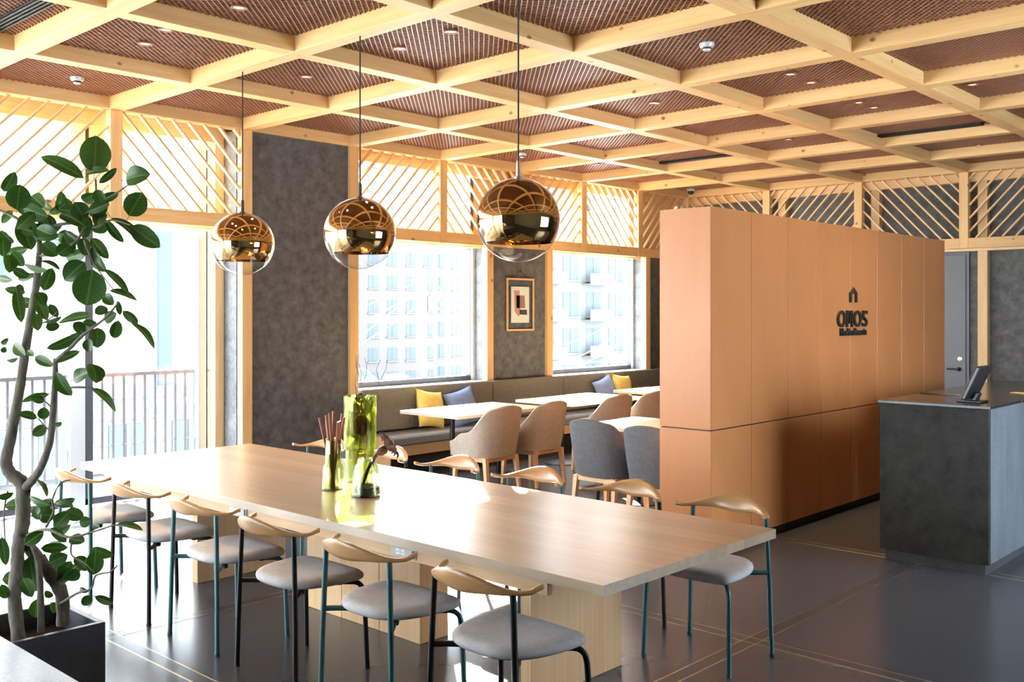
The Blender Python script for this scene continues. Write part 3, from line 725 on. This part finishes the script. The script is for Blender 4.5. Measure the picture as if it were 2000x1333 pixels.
# ------------------------------------------------------------------ reception counter, rear counter, monitor
rc = empty('reception_counter', (6.1, -5.2, 0), 0, 'dark grey slab reception counter in front of the partition', 'counter')
bx('front_slab', (5.60, -6.22, .075), (6.32, -6.18, 1.09), M['slab'], rc, .002)
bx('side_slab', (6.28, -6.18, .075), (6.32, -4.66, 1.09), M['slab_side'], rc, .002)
bx('inner_side', (5.60, -6.18, .075), (5.63, -5.55, 1.0), M['slab'], rc)
bx('toe_kick', (5.63, -6.19, 0), (6.29, -4.68, .075), M['planter'], rc)
bx('counter_top', (5.59, -6.23, 1.09), (6.33, -5.55, 1.112), M['counter_top'], rc, .003)
bx('counter_top', (5.86, -5.55, 1.09), (6.33, -4.65, 1.112), M['counter_top'], rc, .003)
rk = empty('rear_counter', (6.0, -3.2, 0), 0, 'low dark counter behind the reception desk', 'counter')
bx('counter_body', (5.30, -4.60, 0), (5.85, -2.6, 1.03), M['slab'], rk); bx('counter_body', (5.85, -3.4, 0), (7.6, -2.8, 1.03), M['slab'], rk)
bx('counter_top', (5.28, -4.62, 1.03), (5.87, -2.58, 1.052), M['counter_top'], rk, .003); bx('counter_top', (5.87, -3.42, 1.03), (7.62, -2.78, 1.052), M['counter_top'], rk, .003)
mon = empty('point_of_sale_monitor', (6.11, -5.95, 1.112), R(90), 'black touch-screen monitor seen from behind on the reception counter', 'monitor')
MB().box((-.085, -.10, 0), (.085, .06, .014), .005).build('base', M['monitor'], mon)
mt = Matrix.Rotation(R(-24), 4, 'X')
mb_ = MB().box((-.125, -.016, .0), (.125, .016, .245), .008).build('case', M['monitor'], mon, (0, -.0, .022), (R(24), 0, 0))
MB().box((-.115, .0155, .012), (.115, .0175, .232)).build('screen', M['screen'], mb_)
MB().box((-.035, -.03, .0), (.035, .0, .07), .006).build('stand', M['monitor'], mon, (0, -.02, .008), (R(24), 0, 0))
MB().lathe([(1e-3, 0), (.012, 0), (.012, .003), (1e-3, .003)], n=16).build('badge', M['chrome'], mb_, (.055, -.016, .175), (R(90), 0, 0))
for (x, y, a, mat, lab) in ((6.22, -4.80, 20, 'white', 'white paper card lying on the reception counter'), (6.14, -4.95, -15, 'yellow', 'yellow leaflet lying on the reception counter')):
    o = MB().box((-.05, -.035, 0), (.05, .035, .004), .001).build('paper_card', M[mat], None, (x, y, 1.1125), (0, 0, R(a))); tag(o, lab, 'card')

# ------------------------------------------------------------------ framed print on the pier
pic = empty('framed_print', (.02, -3.853, 1.494), 0, 'abstract print in a slim wooden glass frame hung on the grey pier', 'picture')
PWd, PHt = .505, .66
for (a, b) in (((.0, -PWd/2, 0), (.022, PWd/2, .022)), ((.0, -PWd/2, PHt-.022), (.022, PWd/2, PHt)), ((0, -PWd/2, .022), (.022, -PWd/2+.022, PHt-.022)), ((0, PWd/2-.022, .022), (.022, PWd/2, PHt-.022))):
    MB().box(a, b, .002).build('frame', M['beech'], pic)
MB().box((.010, -PWd/2+.02, .02), (.012, PWd/2-.02, PHt-.02)).build('glass', M['pane'], pic)
MB().box((.006, -.168, .10), (.0085, .168, .555)).build('paper', M['print'], pic)
for pts, c in (([(-.115, .505), (-.01, .505), (0, .20), (-.03, .18), (-.10, .24)], (.62, .30, .24)), ([(-.075, .445), (-.01, .445), (-.01, .285), (-.07, .285)], (.07, .055, .05)), ([(-.01, .445), (.08, .445), (.095, .285), (-.01, .285)], (.36, .20, .12)), ([(-.012, .265), (.125, .265), (.13, .20), (-.012, .205)], (.06, .055, .06))):
    MB().prism(pts, 'X', .0085, .0092).build('print_shape', plain('print_ink', c, .8), pic)
MB().tube([(.012, -.17, PHt), (.008, 0, PHt+.085), (.012, .17, PHt)], .0035, 6).build('hanging_cord', M['blackmatte'], pic)
MB().lathe([(1e-3, 0), (.008, 0), (.008, .02), (1e-3, .02)], n=10).build('peg', M['blackmatte'], pic, (0, 0, PHt+.088), (0, R(90), 0))

# ------------------------------------------------------------------ ceiling devices
dl_ring = MB().lathe([(.030, .012), (.046, .012), (.050, .0), (.040, -.004), (.032, .0), (.030, .012)], n=24).mesh('trim_ring', M['lamp_ring'])
dl_disc = MB().lathe([(1e-3, .004), (.033, .004)], n=24).mesh('lamp_face', M['bulb'])
dls = [(3.11, -8.48, 'above the middle of the table, nearer the windows'), (3.68, -8.52, 'right of the middle pendant cord, higher in view'), (3.11, -9.76, 'at the top edge of the view, left of the middle cord'), (1.94, -8.44, 'between the first two pendant cords'),
    (4.77, -5.92, 'over the partition, nearer of a close pair'), (4.76, -5.55, 'over the partition, farther of a close pair'), (4.72, -4.55, 'over the sign, nearer of the second pair'), (4.73, -4.25, 'over the sign, farther of the second pair'),
    (3.39, -5.76, 'above the grey tub chairs'), (5.69, -4.59, 'above the reception counter'), (1.92, -9.76, 'left of the first pendant cord, lower one'), (2.34, -9.83, 'left of the first pendant cord, upper one'),
    (.77, -3.25, 'above the second bench table'), (3.38, -3.26, 'behind the partition towards the far wall'), (4.74, -1.47, 'close to the rear lattice frieze')]
for k, (x, y, t) in enumerate(dls):
    d = empty('downlight', (x, y, ZM-.012), 0, 'small glowing ceiling downlight '+t, 'downlight', 'downlights in the ceiling mesh')
    place('trim_ring', dl_ring, d); place('lamp_face', dl_disc, d)
    ld = bpy.data.lights.new('downlight_beam', 'SPOT'); ld.energy = DOWN_POWER; ld.color = (1.0, .66, .36); ld.spot_size = R(95); ld.spot_blend = .9; ld.shadow_soft_size = .04
    lo_ = bpy.data.objects.new('downlight_beam', ld); COL.objects.link(lo_); lo_.location = (x, y, ZM-.03)
def smoke(x, y, lab):
    d = empty('smoke_detector', (x, y, ZM), 0, lab, 'smoke detector', 'ceiling smoke detectors')
    MB().lathe([(1e-3, -.052), (.022, -.052), (.030, -.042), (.030, -.03), (.046, -.026), (.052, -.012), (.052, 0), (1e-3, 0)], n=24).build('housing', M['alu'], d)
    MB().lathe([(.031, -.044), (.034, -.038), (.031, -.032)], n=24).build('sensor_ring', M['blackmatte'], d)
smoke(4.75, -7.10, 'silver smoke detector on the mesh above the tan partition'); smoke(.56, -9.64, 'silver smoke detector on the mesh near the plant side window'); smoke(.63, -4.47, 'small smoke detector on the mesh close to the window wall')
cm = empty('security_camera', (.22, -.24, ZM), 0, 'small dome security camera in the far ceiling corner', 'camera')
MB().lathe([(1e-3, 0), (.06, 0), (.06, -.025), (.052, -.03)], n=24).build('housing', M['alu'], cm); MB().lathe([(.048, -.028), (.044, -.055), (.028, -.075), (1e-3, -.082)], n=24).build('dome', M['blackmatte'], cm)
for (x, y, lab) in ((2.0, -10.62, 'black slot air diffuser in the ceiling bay above the plant'), (4.6, -2.80, 'black slatted bar standing for mesh darkness in the bay near the rear wall'), (2.0, -2.80, 'black slatted bar standing for mesh darkness in the bay over the cafe tables')):
    d = empty('diffuser_and_dark_bar', (x, y, ZM-.014), 0, lab, 'air vent', 'slot air diffusers')  # the one above the plant is a vent; the others stand for mesh darkness
    MB().box((-.60, -.05, 0), (.60, .05, .012)).build('backing', M['blackmatte'], d)
    for q in (-.045, -.015, .015, .045): MB().box((-.60, q-.006, -.012), (.60, q+.006, .0), .002).build('vane', M['black'], d)

# ------------------------------------------------------------------ planter, tree, side counter in the foreground
pl = empty('planter_box', (4.22, -11.42, 0), 0, 'square dark slate planter box at the table end holding the tree', 'planter')
for a, b in (((-.22, -.22, 0), (-.195, .22, .45)), ((.195, -.22, 0), (.22, .22, .45)), ((-.195, -.22, 0), (.195, -.195, .45)), ((-.195, .195, 0), (.195, .22, .45))): MB().box(a, b, .002).build('side_panel', M['planter'], pl)
MB().box((-.195, -.195, .02), (.195, .195, .36)).build('soil', M['soil'], pl)
sc_ = empty('side_counter', (5.3, -12.4, 0), 0, 'pale grey counter corner cutting across the bottom corner of the view', 'counter')
bx('counter_top', (4.6, -12.95, .69), (6.5, -11.875, .72), M['sidetop'], sc_, .003); bx('counter_body', (4.63, -12.92, 0), (6.47, -11.90, .69), M['planter'], sc_)

EX, EY = Vector((math.sin(TH), math.cos(TH), 0)), Vector((-math.cos(TH), math.sin(TH), 0))   # view-aligned axes used to measure the tree
EX = Vector((math.sin(TH), math.cos(TH), 0)); 
def tp(px, py, D):
    """tree measurement (picture position, distance) turned into a point of the room"""
    return CAM + EY*D + EX*((px-1000)/1934.4*D) + Vector((0, 0, (611.4-py)/1934.4*D))
tree = empty('ficus_tree', (4.22, -11.42, .36), 0, 'tall leafy ficus tree growing out of the slate planter', 'tree')
T0 = tree.location
def limb(name, pts, ws):
    P = [tp(*p)-T0 for p in pts]; n = 5; C_ = catmull(P, n); rs = []
    for i in range(len(C_)):
        t = i/n; k = min(int(t), len(ws)-2); q = min(t-k, 1.); rs.append((ws[k]*(1-q)+ws[k+1]*q)*.5*4.05/1934.4*(1+.06*math.sin(i*2.3)))
    return MB().tube(C_, rs, 10).build(name, M['bark'], tree)
limb('trunk', [(38, 1262, 3.95), (28, 1167, 3.97), (33, 1113, 4.0), (36, 1066, 4.02), (44, 1022, 4.05), (45, 978, 4.05), (43, 945, 4.05), (20, 925, 4.05), (12, 900, 4.05), (22, 850, 4.06), (40, 751, 4.08), (51, 675, 4.1), (65, 594, 4.1), (73, 540, 4.1), (77, 490, 4.1), (76, 450, 4.12)], [26, 25, 24, 24, 27, 28, 27, 24, 22, 20, 18, 17, 16, 14, 11, 8])
limb('branch', [(44, 958, 4.05), (58, 944, 4.03), (79, 915, 4.0), (98, 861, 4.0), (104, 797, 4.0), (108, 730, 4.0), (108, 700, 4.0)], [20, 17, 14, 13, 12, 11, 9])
limb('branch', [(123, 1222, 4.1), (120, 1160, 4.1), (95, 1119, 4.08), (63, 1078, 4.06), (44, 1045, 4.05)], [24, 26, 26, 24, 20])
limb('branch', [(80, 1235, 4.0), (79, 1154, 4.0), (72, 1088, 4.02), (50, 1040, 4.04)], [13, 12, 11, 9])
for pts, ws in (([(108, 706, 4.0), (135, 682, 3.98), (162, 655, 3.96), (205, 622, 3.94), (232, 590, 3.92)], [9, 7, 6, 5, 3]), ([(76, 455, 4.1), (110, 440, 4.08), (150, 432, 4.05), (184, 400, 4.02), (187, 350, 4.0)], [8, 7, 6, 5, 4]),
    ([(150, 432, 4.05), (185, 445, 4.0), (218, 430, 3.98), (255, 440, 3.96)], [5, 4, 4, 3]), ([(76, 470, 4.1), (50, 440, 4.15), (20, 420, 4.2), (-30, 400, 4.25)], [8, 7, 6, 4]), ([(77, 500, 4.1), (110, 495, 4.0), (150, 470, 3.95), (165, 440, 3.95)], [6, 5, 4, 3]),
    ([(72, 545, 4.1), (45, 530, 4.15), (20, 520, 4.2)], [6, 5, 3]), ([(184, 400, 4.02), (215, 385, 4.0), (250, 362, 3.98)], [4, 4, 3]), ([(110, 762, 4.0), (145, 757, 3.97), (182, 758, 3.95)], [4, 4, 3]), ([(104, 800, 4.0), (88, 784, 3.98)], [3, 2]), ([(100, 845, 4.0), (85, 830, 3.98), (75, 818, 3.97)], [3, 2, 2]),
    ([(44, 1050, 4.05), (90, 1035, 3.95), (135, 1050, 3.9), (180, 1040, 3.88), (223, 1026, 3.86)], [8, 6, 5, 4, 3]), ([(90, 1030, 3.95), (105, 1000, 3.92), (103, 975, 3.9), (118, 945, 3.9), (138, 938, 3.9)], [5, 4, 4, 3, 3]), ([(118, 1180, 4.05), (150, 1160, 3.98), (178, 1150, 3.95), (187, 1125, 3.92), (215, 1118, 3.9), (229, 1105, 3.9)], [6, 5, 4, 4, 3, 3]),
    ([(140, 1060, 3.9), (140, 1085, 3.88), (165, 1100, 3.86), (185, 1120, 3.86)], [4, 3, 3, 2]), ([(60, 640, 4.1), (90, 628, 4.05), (112, 610, 4.0)], [4, 3, 2]), ([(165, 470, 3.95), (172, 490, 3.93), (190, 525, 3.92), (225, 570, 3.9)], [4, 4, 3, 2]), ([(15, 960, 4.05), (8, 1000, 4.1), (10, 1060, 4.1)], [4, 3, 2])):
    limb('branch', pts, ws)
# leaves
mt_leaf, nt, b = _new('leaf_top'); v = _coords(nt, (1, 1, 1), False)
sep = nt.nodes.new('ShaderNodeSeparateXYZ'); nt.links.new(v, sep.inputs[0])
ab = nt.nodes.new('ShaderNodeMath'); ab.operation = 'ABSOLUTE'; nt.links.new(sep.outputs[0], ab.inputs[0])
rib = _ramp(nt, ab.outputs[0], [(.0, (1, 1, 1)), (.016, (1, 1, 1)), (.026, (0, 0, 0))])
m1 = nt.nodes.new('ShaderNodeMath'); m1.operation = 'MULTIPLY_ADD'; m1.inputs[1].default_value = -.75; nt.links.new(ab.outputs[0], m1.inputs[0]); nt.links.new(sep.outputs[1], m1.inputs[2])
m2 = nt.nodes.new('ShaderNodeMath'); m2.operation = 'MULTIPLY'; m2.inputs[1].default_value = 42.; nt.links.new(m1.outputs[0], m2.inputs[0])
m3 = nt.nodes.new('ShaderNodeMath'); m3.operation = 'SINE'; nt.links.new(m2.outputs[0], m3.inputs[0])
side = _ramp(nt, m3.outputs[0], [(.93, (0, 0, 0)), (.99, (.55, .55, .55))])
oi = nt.nodes.new('ShaderNodeObjectInfo')
base = _ramp(nt, oi.outputs['Random'], [(0, (.022, .075, .020)), (.6, (.035, .105, .022)), (1, (.07, .15, .035))])
veins = _mix(nt, 1.0, rib, side, 'LIGHTEN')
nt.links.new(_mix(nt, veins, base, (.22, .32, .10)), b.inputs['Base Color']); _set(b, rough=.38, spec=.45)
def leafmat(name, nt, b, tcol):
    tr = nt.nodes.new('ShaderNodeBsdfTranslucent'); tr.inputs[0].default_value = (*tcol, 1); mx = nt.nodes.new('ShaderNodeMixShader'); mx.inputs[0].default_value = .30
    nt.links.new(b.outputs[0], mx.inputs[1]); nt.links.new(tr.outputs[0], mx.inputs[2]); nt.links.new(mx.outputs[0], nt.nodes['Material Output'].inputs[0])
leafmat('t', nt, b, (.20, .38, .04))
M['leaf_top'] = mt_leaf
mb2, nt, b = _new('leaf_under'); _set(b, col=(.17, .24, .11), rough=.6); leafmat('u', nt, b, (.20, .38, .05)); M['leaf_under'] = mb2
def leaf_mesh(wr, curl):
    """unit-length leaf along +y, width ratio wr"""
    m_ = MB(); NL, NWd = 9, 3; top, bot = [], []
    for i in range(NL+1):
        t = i/NL; hw_ = wr*.5*(math.sin(math.pi*min(1, (t*.97+.015))**.92)**.62)
        if i == 0: hw_ = .012
        if i == NL: hw_ = .008
        for j in range(-NWd, NWd+1):
            u = j/NWd; z = -curl*(t-.35)**2+.16*wr*abs(u)**1.5*math.sin(math.pi*t)
            top.append((hw_*u, t, z)); bot.append((hw_*u*.985, t, z-.010))
    n = 2*NWd+1; F = [(i*n+j, i*n+j+1, (i+1)*n+j+1, (i+1)*n+j) for i in range(NL) for j in range(n-1)]
    m_.add(top, F, True, 0); m_.add(bot, [q[::-1] for q in F], True, 1)
    m_.tube([(0, -.16, .012), (0, .0, -curl*.12), (0, .12, -curl*.05)], .011, 5, mi=1)
    return m_.mesh('leaf', [M['leaf_top'], M['leaf_under']])
LM = {(a, c): leaf_mesh(a, c) for a in (.35, .55, .78) for c in (.10, .35)}
LV = """184 337 188 263 58;163 346 80 300 28;165 338 209 329 14;194 358 228 329 15;244 351 288 338 37;252 422 278 376 45;256 442 312 483 38;218 423 278 465 16;207 431 240 476 18;8 375 29 337 26;33 410 39 360 46;85 404 58 378 30;45 405 92 424 34;40 430 62 488 38;85 420 109 450 24;3 450 9 503 26;17 497 21 531 26;118 415 165 437 30;146 395 166 430 36;170 415 214 397 18;188 370 199 400 24;160 392 187 380 24;184 455 208 430 27;202 415 188 440 24;161 465 168 500 24;178 465 211 505 24;180 492 203 532 22;205 525 253 573 15;215 566 270 582 13;181 527 168 600 63;165 512 124 548 40;115 460 70 470 12;82 475 113 500 30;112 497 137 480 28;79 508 118 522 8;47 518 91 529 13;34 547 66 537 14;39 555 37 580 17;72 570 88 595 22;32 565 42 630 24;70 612 74 646 22;89 640 117 636 20;88 632 120 620 9;178 616 113 628 16;145 630 166 653 22;162 629 190 633 14;185 612 211 602 20;204 628 227 612 22;203 575 220 595 22;231 627 222 664 24;190 640 190 680 32;172 662 173 688 19;230 588 235 618 12;240 608 270 633 18;259 629 307 675 13;92 683 160 655 20;68 697 103 715 20;104 708 155 686 17;109 728 136 776 26;142 742 172 725 25;189 748 181 707 32;181 757 232 800 15;96 770 42 784 13;62 778 88 784 16;72 817 35 807 16;85 820 85 796 22;89 832 64 852 22;105 832 120 826 10;26 672 48 694 22;54 685 65 695 14;5 690 10 678 12;3 674 15 662 11;12 706 33 703 8;95 988 54 972 14;107 985 145 978 18;75 1006 107 1008 32;67 990 78 1015 18;108 1028 134 1002 30;130 997 163 1012 26;155 1022 178 1018 22;181 1025 194 1031 13;223 1025 278 1029 11;48 1065 84 1040 25;99 1032 130 1060 18;80 1072 132 1070 20;135 1053 165 1058 23;97 1100 132 1085 27;117 1128 139 1098 27;145 1090 173 1113 24;187 1075 183 1125 34;150 1112 130 1136 28;58 1088 68 1158 35;45 1130 62 1165 26;72 1172 68 1211 24;155 1150 171 1157 10;178 1165 160 1183 20;186 1166 223 1181 16;3 1050 12 1105 20;3 1143 14 1172 20;-5 972 28 966 14;73 935 96 967 9;100 1178 112 1198 16;90 1168 100 1155 18"""
rl = random.Random(3)
def add_leaf(p0, p1, wpx, D0, D1):
    A, B = tp(p0[0], p0[1], D0), tp(p1[0], p1[1], D1); d = B-A; L = d.length; y = d.normalized()
    width = wpx/1934.4*(D0+D1)/2; flat = math.hypot(p1[0]-p0[0], p1[1]-p0[1])/1934.4*(D0+D1)/2; asp = width/L
    wr = min((.35, .55, .78), key=lambda q: abs(q-max(asp, .45)))
    view = (A-CAM).normalized()
    vis = min(1., asp/wr); tiltang = math.acos(max(.15, vis))*rl.choice((1, 1, -1))
    nrm = -view; nrm = (nrm-y*nrm.dot(y)).normalized()
    if nrm.z < -.2: pass
    x = y.cross(nrm).normalized(); R_ = Matrix.Rotation(tiltang, 3, y); x = R_ @ x; nrm = R_ @ nrm
    sc = L; wsc = width/(wr*sc)/max(vis, .3) if vis > .99 else 1.
    o = place('leaf', LM[(wr, rl.choice((.10, .35)))], tree, A-T0)
    m3_ = Matrix((x, y, nrm)).transposed(); o.rotation_euler = m3_.to_euler(); o.scale = (sc*min(wsc, 1.35), sc, sc)
for row in LV.split(';'):
    a, b_, c_, d_, w_ = map(float, row.split()); D0 = 4.0+rl.uniform(-.10, .12); add_leaf((a, b_), (c_, d_), w_, D0, D0+rl.uniform(-.05, .05))
for k in range(36):
    if k < 22: px, py = rl.uniform(0, 190), rl.uniform(385, 500)
    elif k < 28: px, py = rl.uniform(15, 110), rl.uniform(520, 660)
    else: px, py = rl.uniform(20, 170), rl.uniform(980, 1130)
    a = rl.uniform(0, 6.28); L = rl.uniform(30, 50); D0 = 4.02+rl.uniform(-.05, .15); add_leaf((px, py), (px+L*math.cos(a), py+L*math.sin(a)), L*rl.uniform(.4, .75), D0, D0+rl.uniform(-.05, .05))
for k in range(46):        # the part of the crown beyond the frame and its inner depth
    if k < 26: px, py, D0 = rl.uniform(-170, -5), rl.choice((rl.uniform(340, 560), rl.uniform(600, 760), rl.uniform(960, 1160))), 4.0+rl.uniform(-.3, .35)
    else: px, py, D0 = rl.uniform(15, 180), rl.choice((rl.uniform(395, 480), rl.uniform(400, 500), rl.uniform(1000, 1130))), 4.18+rl.uniform(0, .2)
    a = rl.uniform(0, 6.28); L = rl.uniform(26, 48); add_leaf((px, py), (px+L*math.cos(a), py+L*math.sin(a)), L*rl.uniform(.35, .65), D0, D0+rl.uniform(-.05, .05))

# ------------------------------------------------------------------ outside: balcony, railing, street and buildings
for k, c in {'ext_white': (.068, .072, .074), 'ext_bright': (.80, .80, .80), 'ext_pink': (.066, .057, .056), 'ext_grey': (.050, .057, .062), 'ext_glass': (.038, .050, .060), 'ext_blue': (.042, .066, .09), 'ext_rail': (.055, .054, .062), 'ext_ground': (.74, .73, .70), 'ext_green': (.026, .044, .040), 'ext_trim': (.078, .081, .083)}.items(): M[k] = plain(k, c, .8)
bal = bx('balcony_slab', (-1.9, -17.5, -.22), (-.48, -6.5, -.04), M['ext_ground']); tag(bal, 'pale balcony slab outside the tall window', kind='structure')
rl_ = empty('balcony_railing', (-1.55, -12, -.04), 0, 'white balcony railing with thin upright bars outside the tall window', 'railing')
bx('top_rail', (-1.575, -17.2, 1.06), (-1.525, -6.8, 1.10), M['ext_rail'], rl_); bx('bottom_rail', (-1.57, -17.2, .05), (-1.53, -6.8, .08), M['ext_rail'], rl_)
bar_me = MB().box((-.012, -.012, 0), (.012, .012, 1.0)).mesh('bar', M['ext_rail'])
y = -17.1
while y < -6.8: place('bar', bar_me, rl_, (0, y+12, .11)); y += .115
for z in (.35, .60, .82): bx('cross_wire', (-1.553, -17.2, z-.003), (-1.547, -6.8, z+.003), M['ext_rail'], rl_)
gr = bx('ground', (-260, -120, -9.2), (-.6, 260, -9), M['ext_ground']); tag(gr, 'pale street ground far below the windows', kind='structure')
def building(name, x, y0, y1, z1, mat, label, cols, floors, fh, ww, wh, zbase, balc=False, depth=14., wm='ext_glass'):
    b_ = empty(name, (x, (y0+y1)/2, -9), 0, label, 'building'); yc = (y0+y1)/2
    MB().box((-depth, y0-yc, 0), (0, y1-yc, z1+9)).build('wall', M[mat], b_)
    me = MB().box((-.02, -ww/2, 0), (.03, ww/2, wh)).mesh('window', M[wm]); sm = MB().box((-.02, -ww/2-.12, -.12), (.16, ww/2+.12, 0)).mesh('window_sill', M['ext_trim'])
    fm = MB().box((.03, -.04, 0), (.07, .04, wh)).mesh('window_bar', M['ext_trim'])
    bmsh = MB().box((0, -ww*.8, 0), (1.0, ww*.8, .12)).box((.9, -ww*.8, .12), (1.0, ww*.8, 1.0)).mesh('balcony', M['ext_trim'])
    for f in range(floors):
        for c in range(cols):
            yy = y0+(c+.5)*(y1-y0)/cols-yc; zz = zbase+f*fh+9
            w_ = place('window', me, b_, (0, yy, zz)); place('window_bar', fm, w_); place('window_sill', sm, w_)
            if balc and c % 2 == 0: place('balcony', bmsh, b_, (0, yy, zz-.4))
    return b_
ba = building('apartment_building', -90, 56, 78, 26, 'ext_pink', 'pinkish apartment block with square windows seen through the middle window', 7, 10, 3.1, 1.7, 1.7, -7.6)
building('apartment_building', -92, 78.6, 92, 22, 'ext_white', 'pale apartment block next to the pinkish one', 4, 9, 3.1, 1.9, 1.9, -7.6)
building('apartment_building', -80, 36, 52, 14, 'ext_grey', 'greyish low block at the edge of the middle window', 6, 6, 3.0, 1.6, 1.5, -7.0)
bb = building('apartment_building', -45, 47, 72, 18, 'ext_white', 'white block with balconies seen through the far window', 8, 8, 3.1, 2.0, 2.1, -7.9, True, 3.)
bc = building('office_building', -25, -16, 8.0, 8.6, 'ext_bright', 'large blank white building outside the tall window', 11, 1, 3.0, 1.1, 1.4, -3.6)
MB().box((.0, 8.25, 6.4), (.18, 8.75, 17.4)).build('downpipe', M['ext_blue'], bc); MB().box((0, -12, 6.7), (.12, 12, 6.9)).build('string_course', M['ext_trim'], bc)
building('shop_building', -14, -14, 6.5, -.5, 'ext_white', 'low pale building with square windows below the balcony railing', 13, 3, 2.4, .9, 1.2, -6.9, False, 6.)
ar = MB(); n = 14
ar.prism([(2.2*math.cos(math.pi*k/n), 2.2*math.sin(math.pi*k/n)) for k in range(n+1)], 'X', 0, .06); ar.build('arched_window', M['ext_blue'], bc, (0, 1.0, 11.7))
for (x, y, zt, lab) in ((-30, 21.6, 4.0, 'concrete utility pole carrying cables outside the middle window'), (-34, 17.2, 6.0, 'concrete utility pole behind the nearer one outside the middle window')):
    po = empty('utility_pole', (x, y, -9), 0, lab, 'utility pole')
    MB().tube([(0, 0, 0), (0, 0, zt+9)], [.20, .13], 12).build('mast', M['ext_trim'], po); MB().box((-.06, -.9, zt+8.3), (.06, .9, zt+8.42)).build('crossarm', M['ext_trim'], po)
    MB().lathe([(1e-3, 0), (.32, 0), (.32, .8), (1e-3, .8)], (0, .45, zt+6.8), 14).build('transformer', M['ext_trim'], po)
pole0 = [o for o in COL.objects if o.name == 'utility_pole'][0]
for k in range(7):
    a = Vector((0, -.8+.27*k, 12.2-.5*(k % 3))); b2 = Vector((-4+.2*k, -11.6-2*(k % 2), 10.5-.7*k)) if k < 4 else Vector((0, 18.4, 11.0-.8*(k-4)))
    P = [(a.lerp(b2, t/14)-a)+Vector((0, 0, -(1.2+.35*k)*math.sin(math.pi*t/14))) for t in range(15)]
    MB().tube(P, .035, 6).build('cable', M['ext_trim'], pole0, a)
for (x, y, h_, lab) in ((-40, 24.5, -2.6, 'round street tree below the middle window'), (-38, 20.2, -3.4, 'lower street tree beside the utility poles')):
    t = empty('street_tree', (x, y, -9), 0, lab, 'tree'); MB().tube([(0, 0, 0), (0, 0, h_+7.4)], .12, 8).build('trunk', M['ext_grey'], t)
    c = MB(); rr = random.Random(int(y))
    for q in range(9):
        ox, oy, oz, r_ = rr.uniform(-1, 1), rr.uniform(-1.2, 1.2), rr.uniform(-.8, .9), rr.uniform(.8, 1.2)
        c.lathe([(max(1e-3, r_*math.sin(math.pi*i/8)), -r_*math.cos(math.pi*i/8)) for i in range(9)], (ox, oy, h_+8.2+oz), 12)
    c.build('crown', M['ext_green'], t)
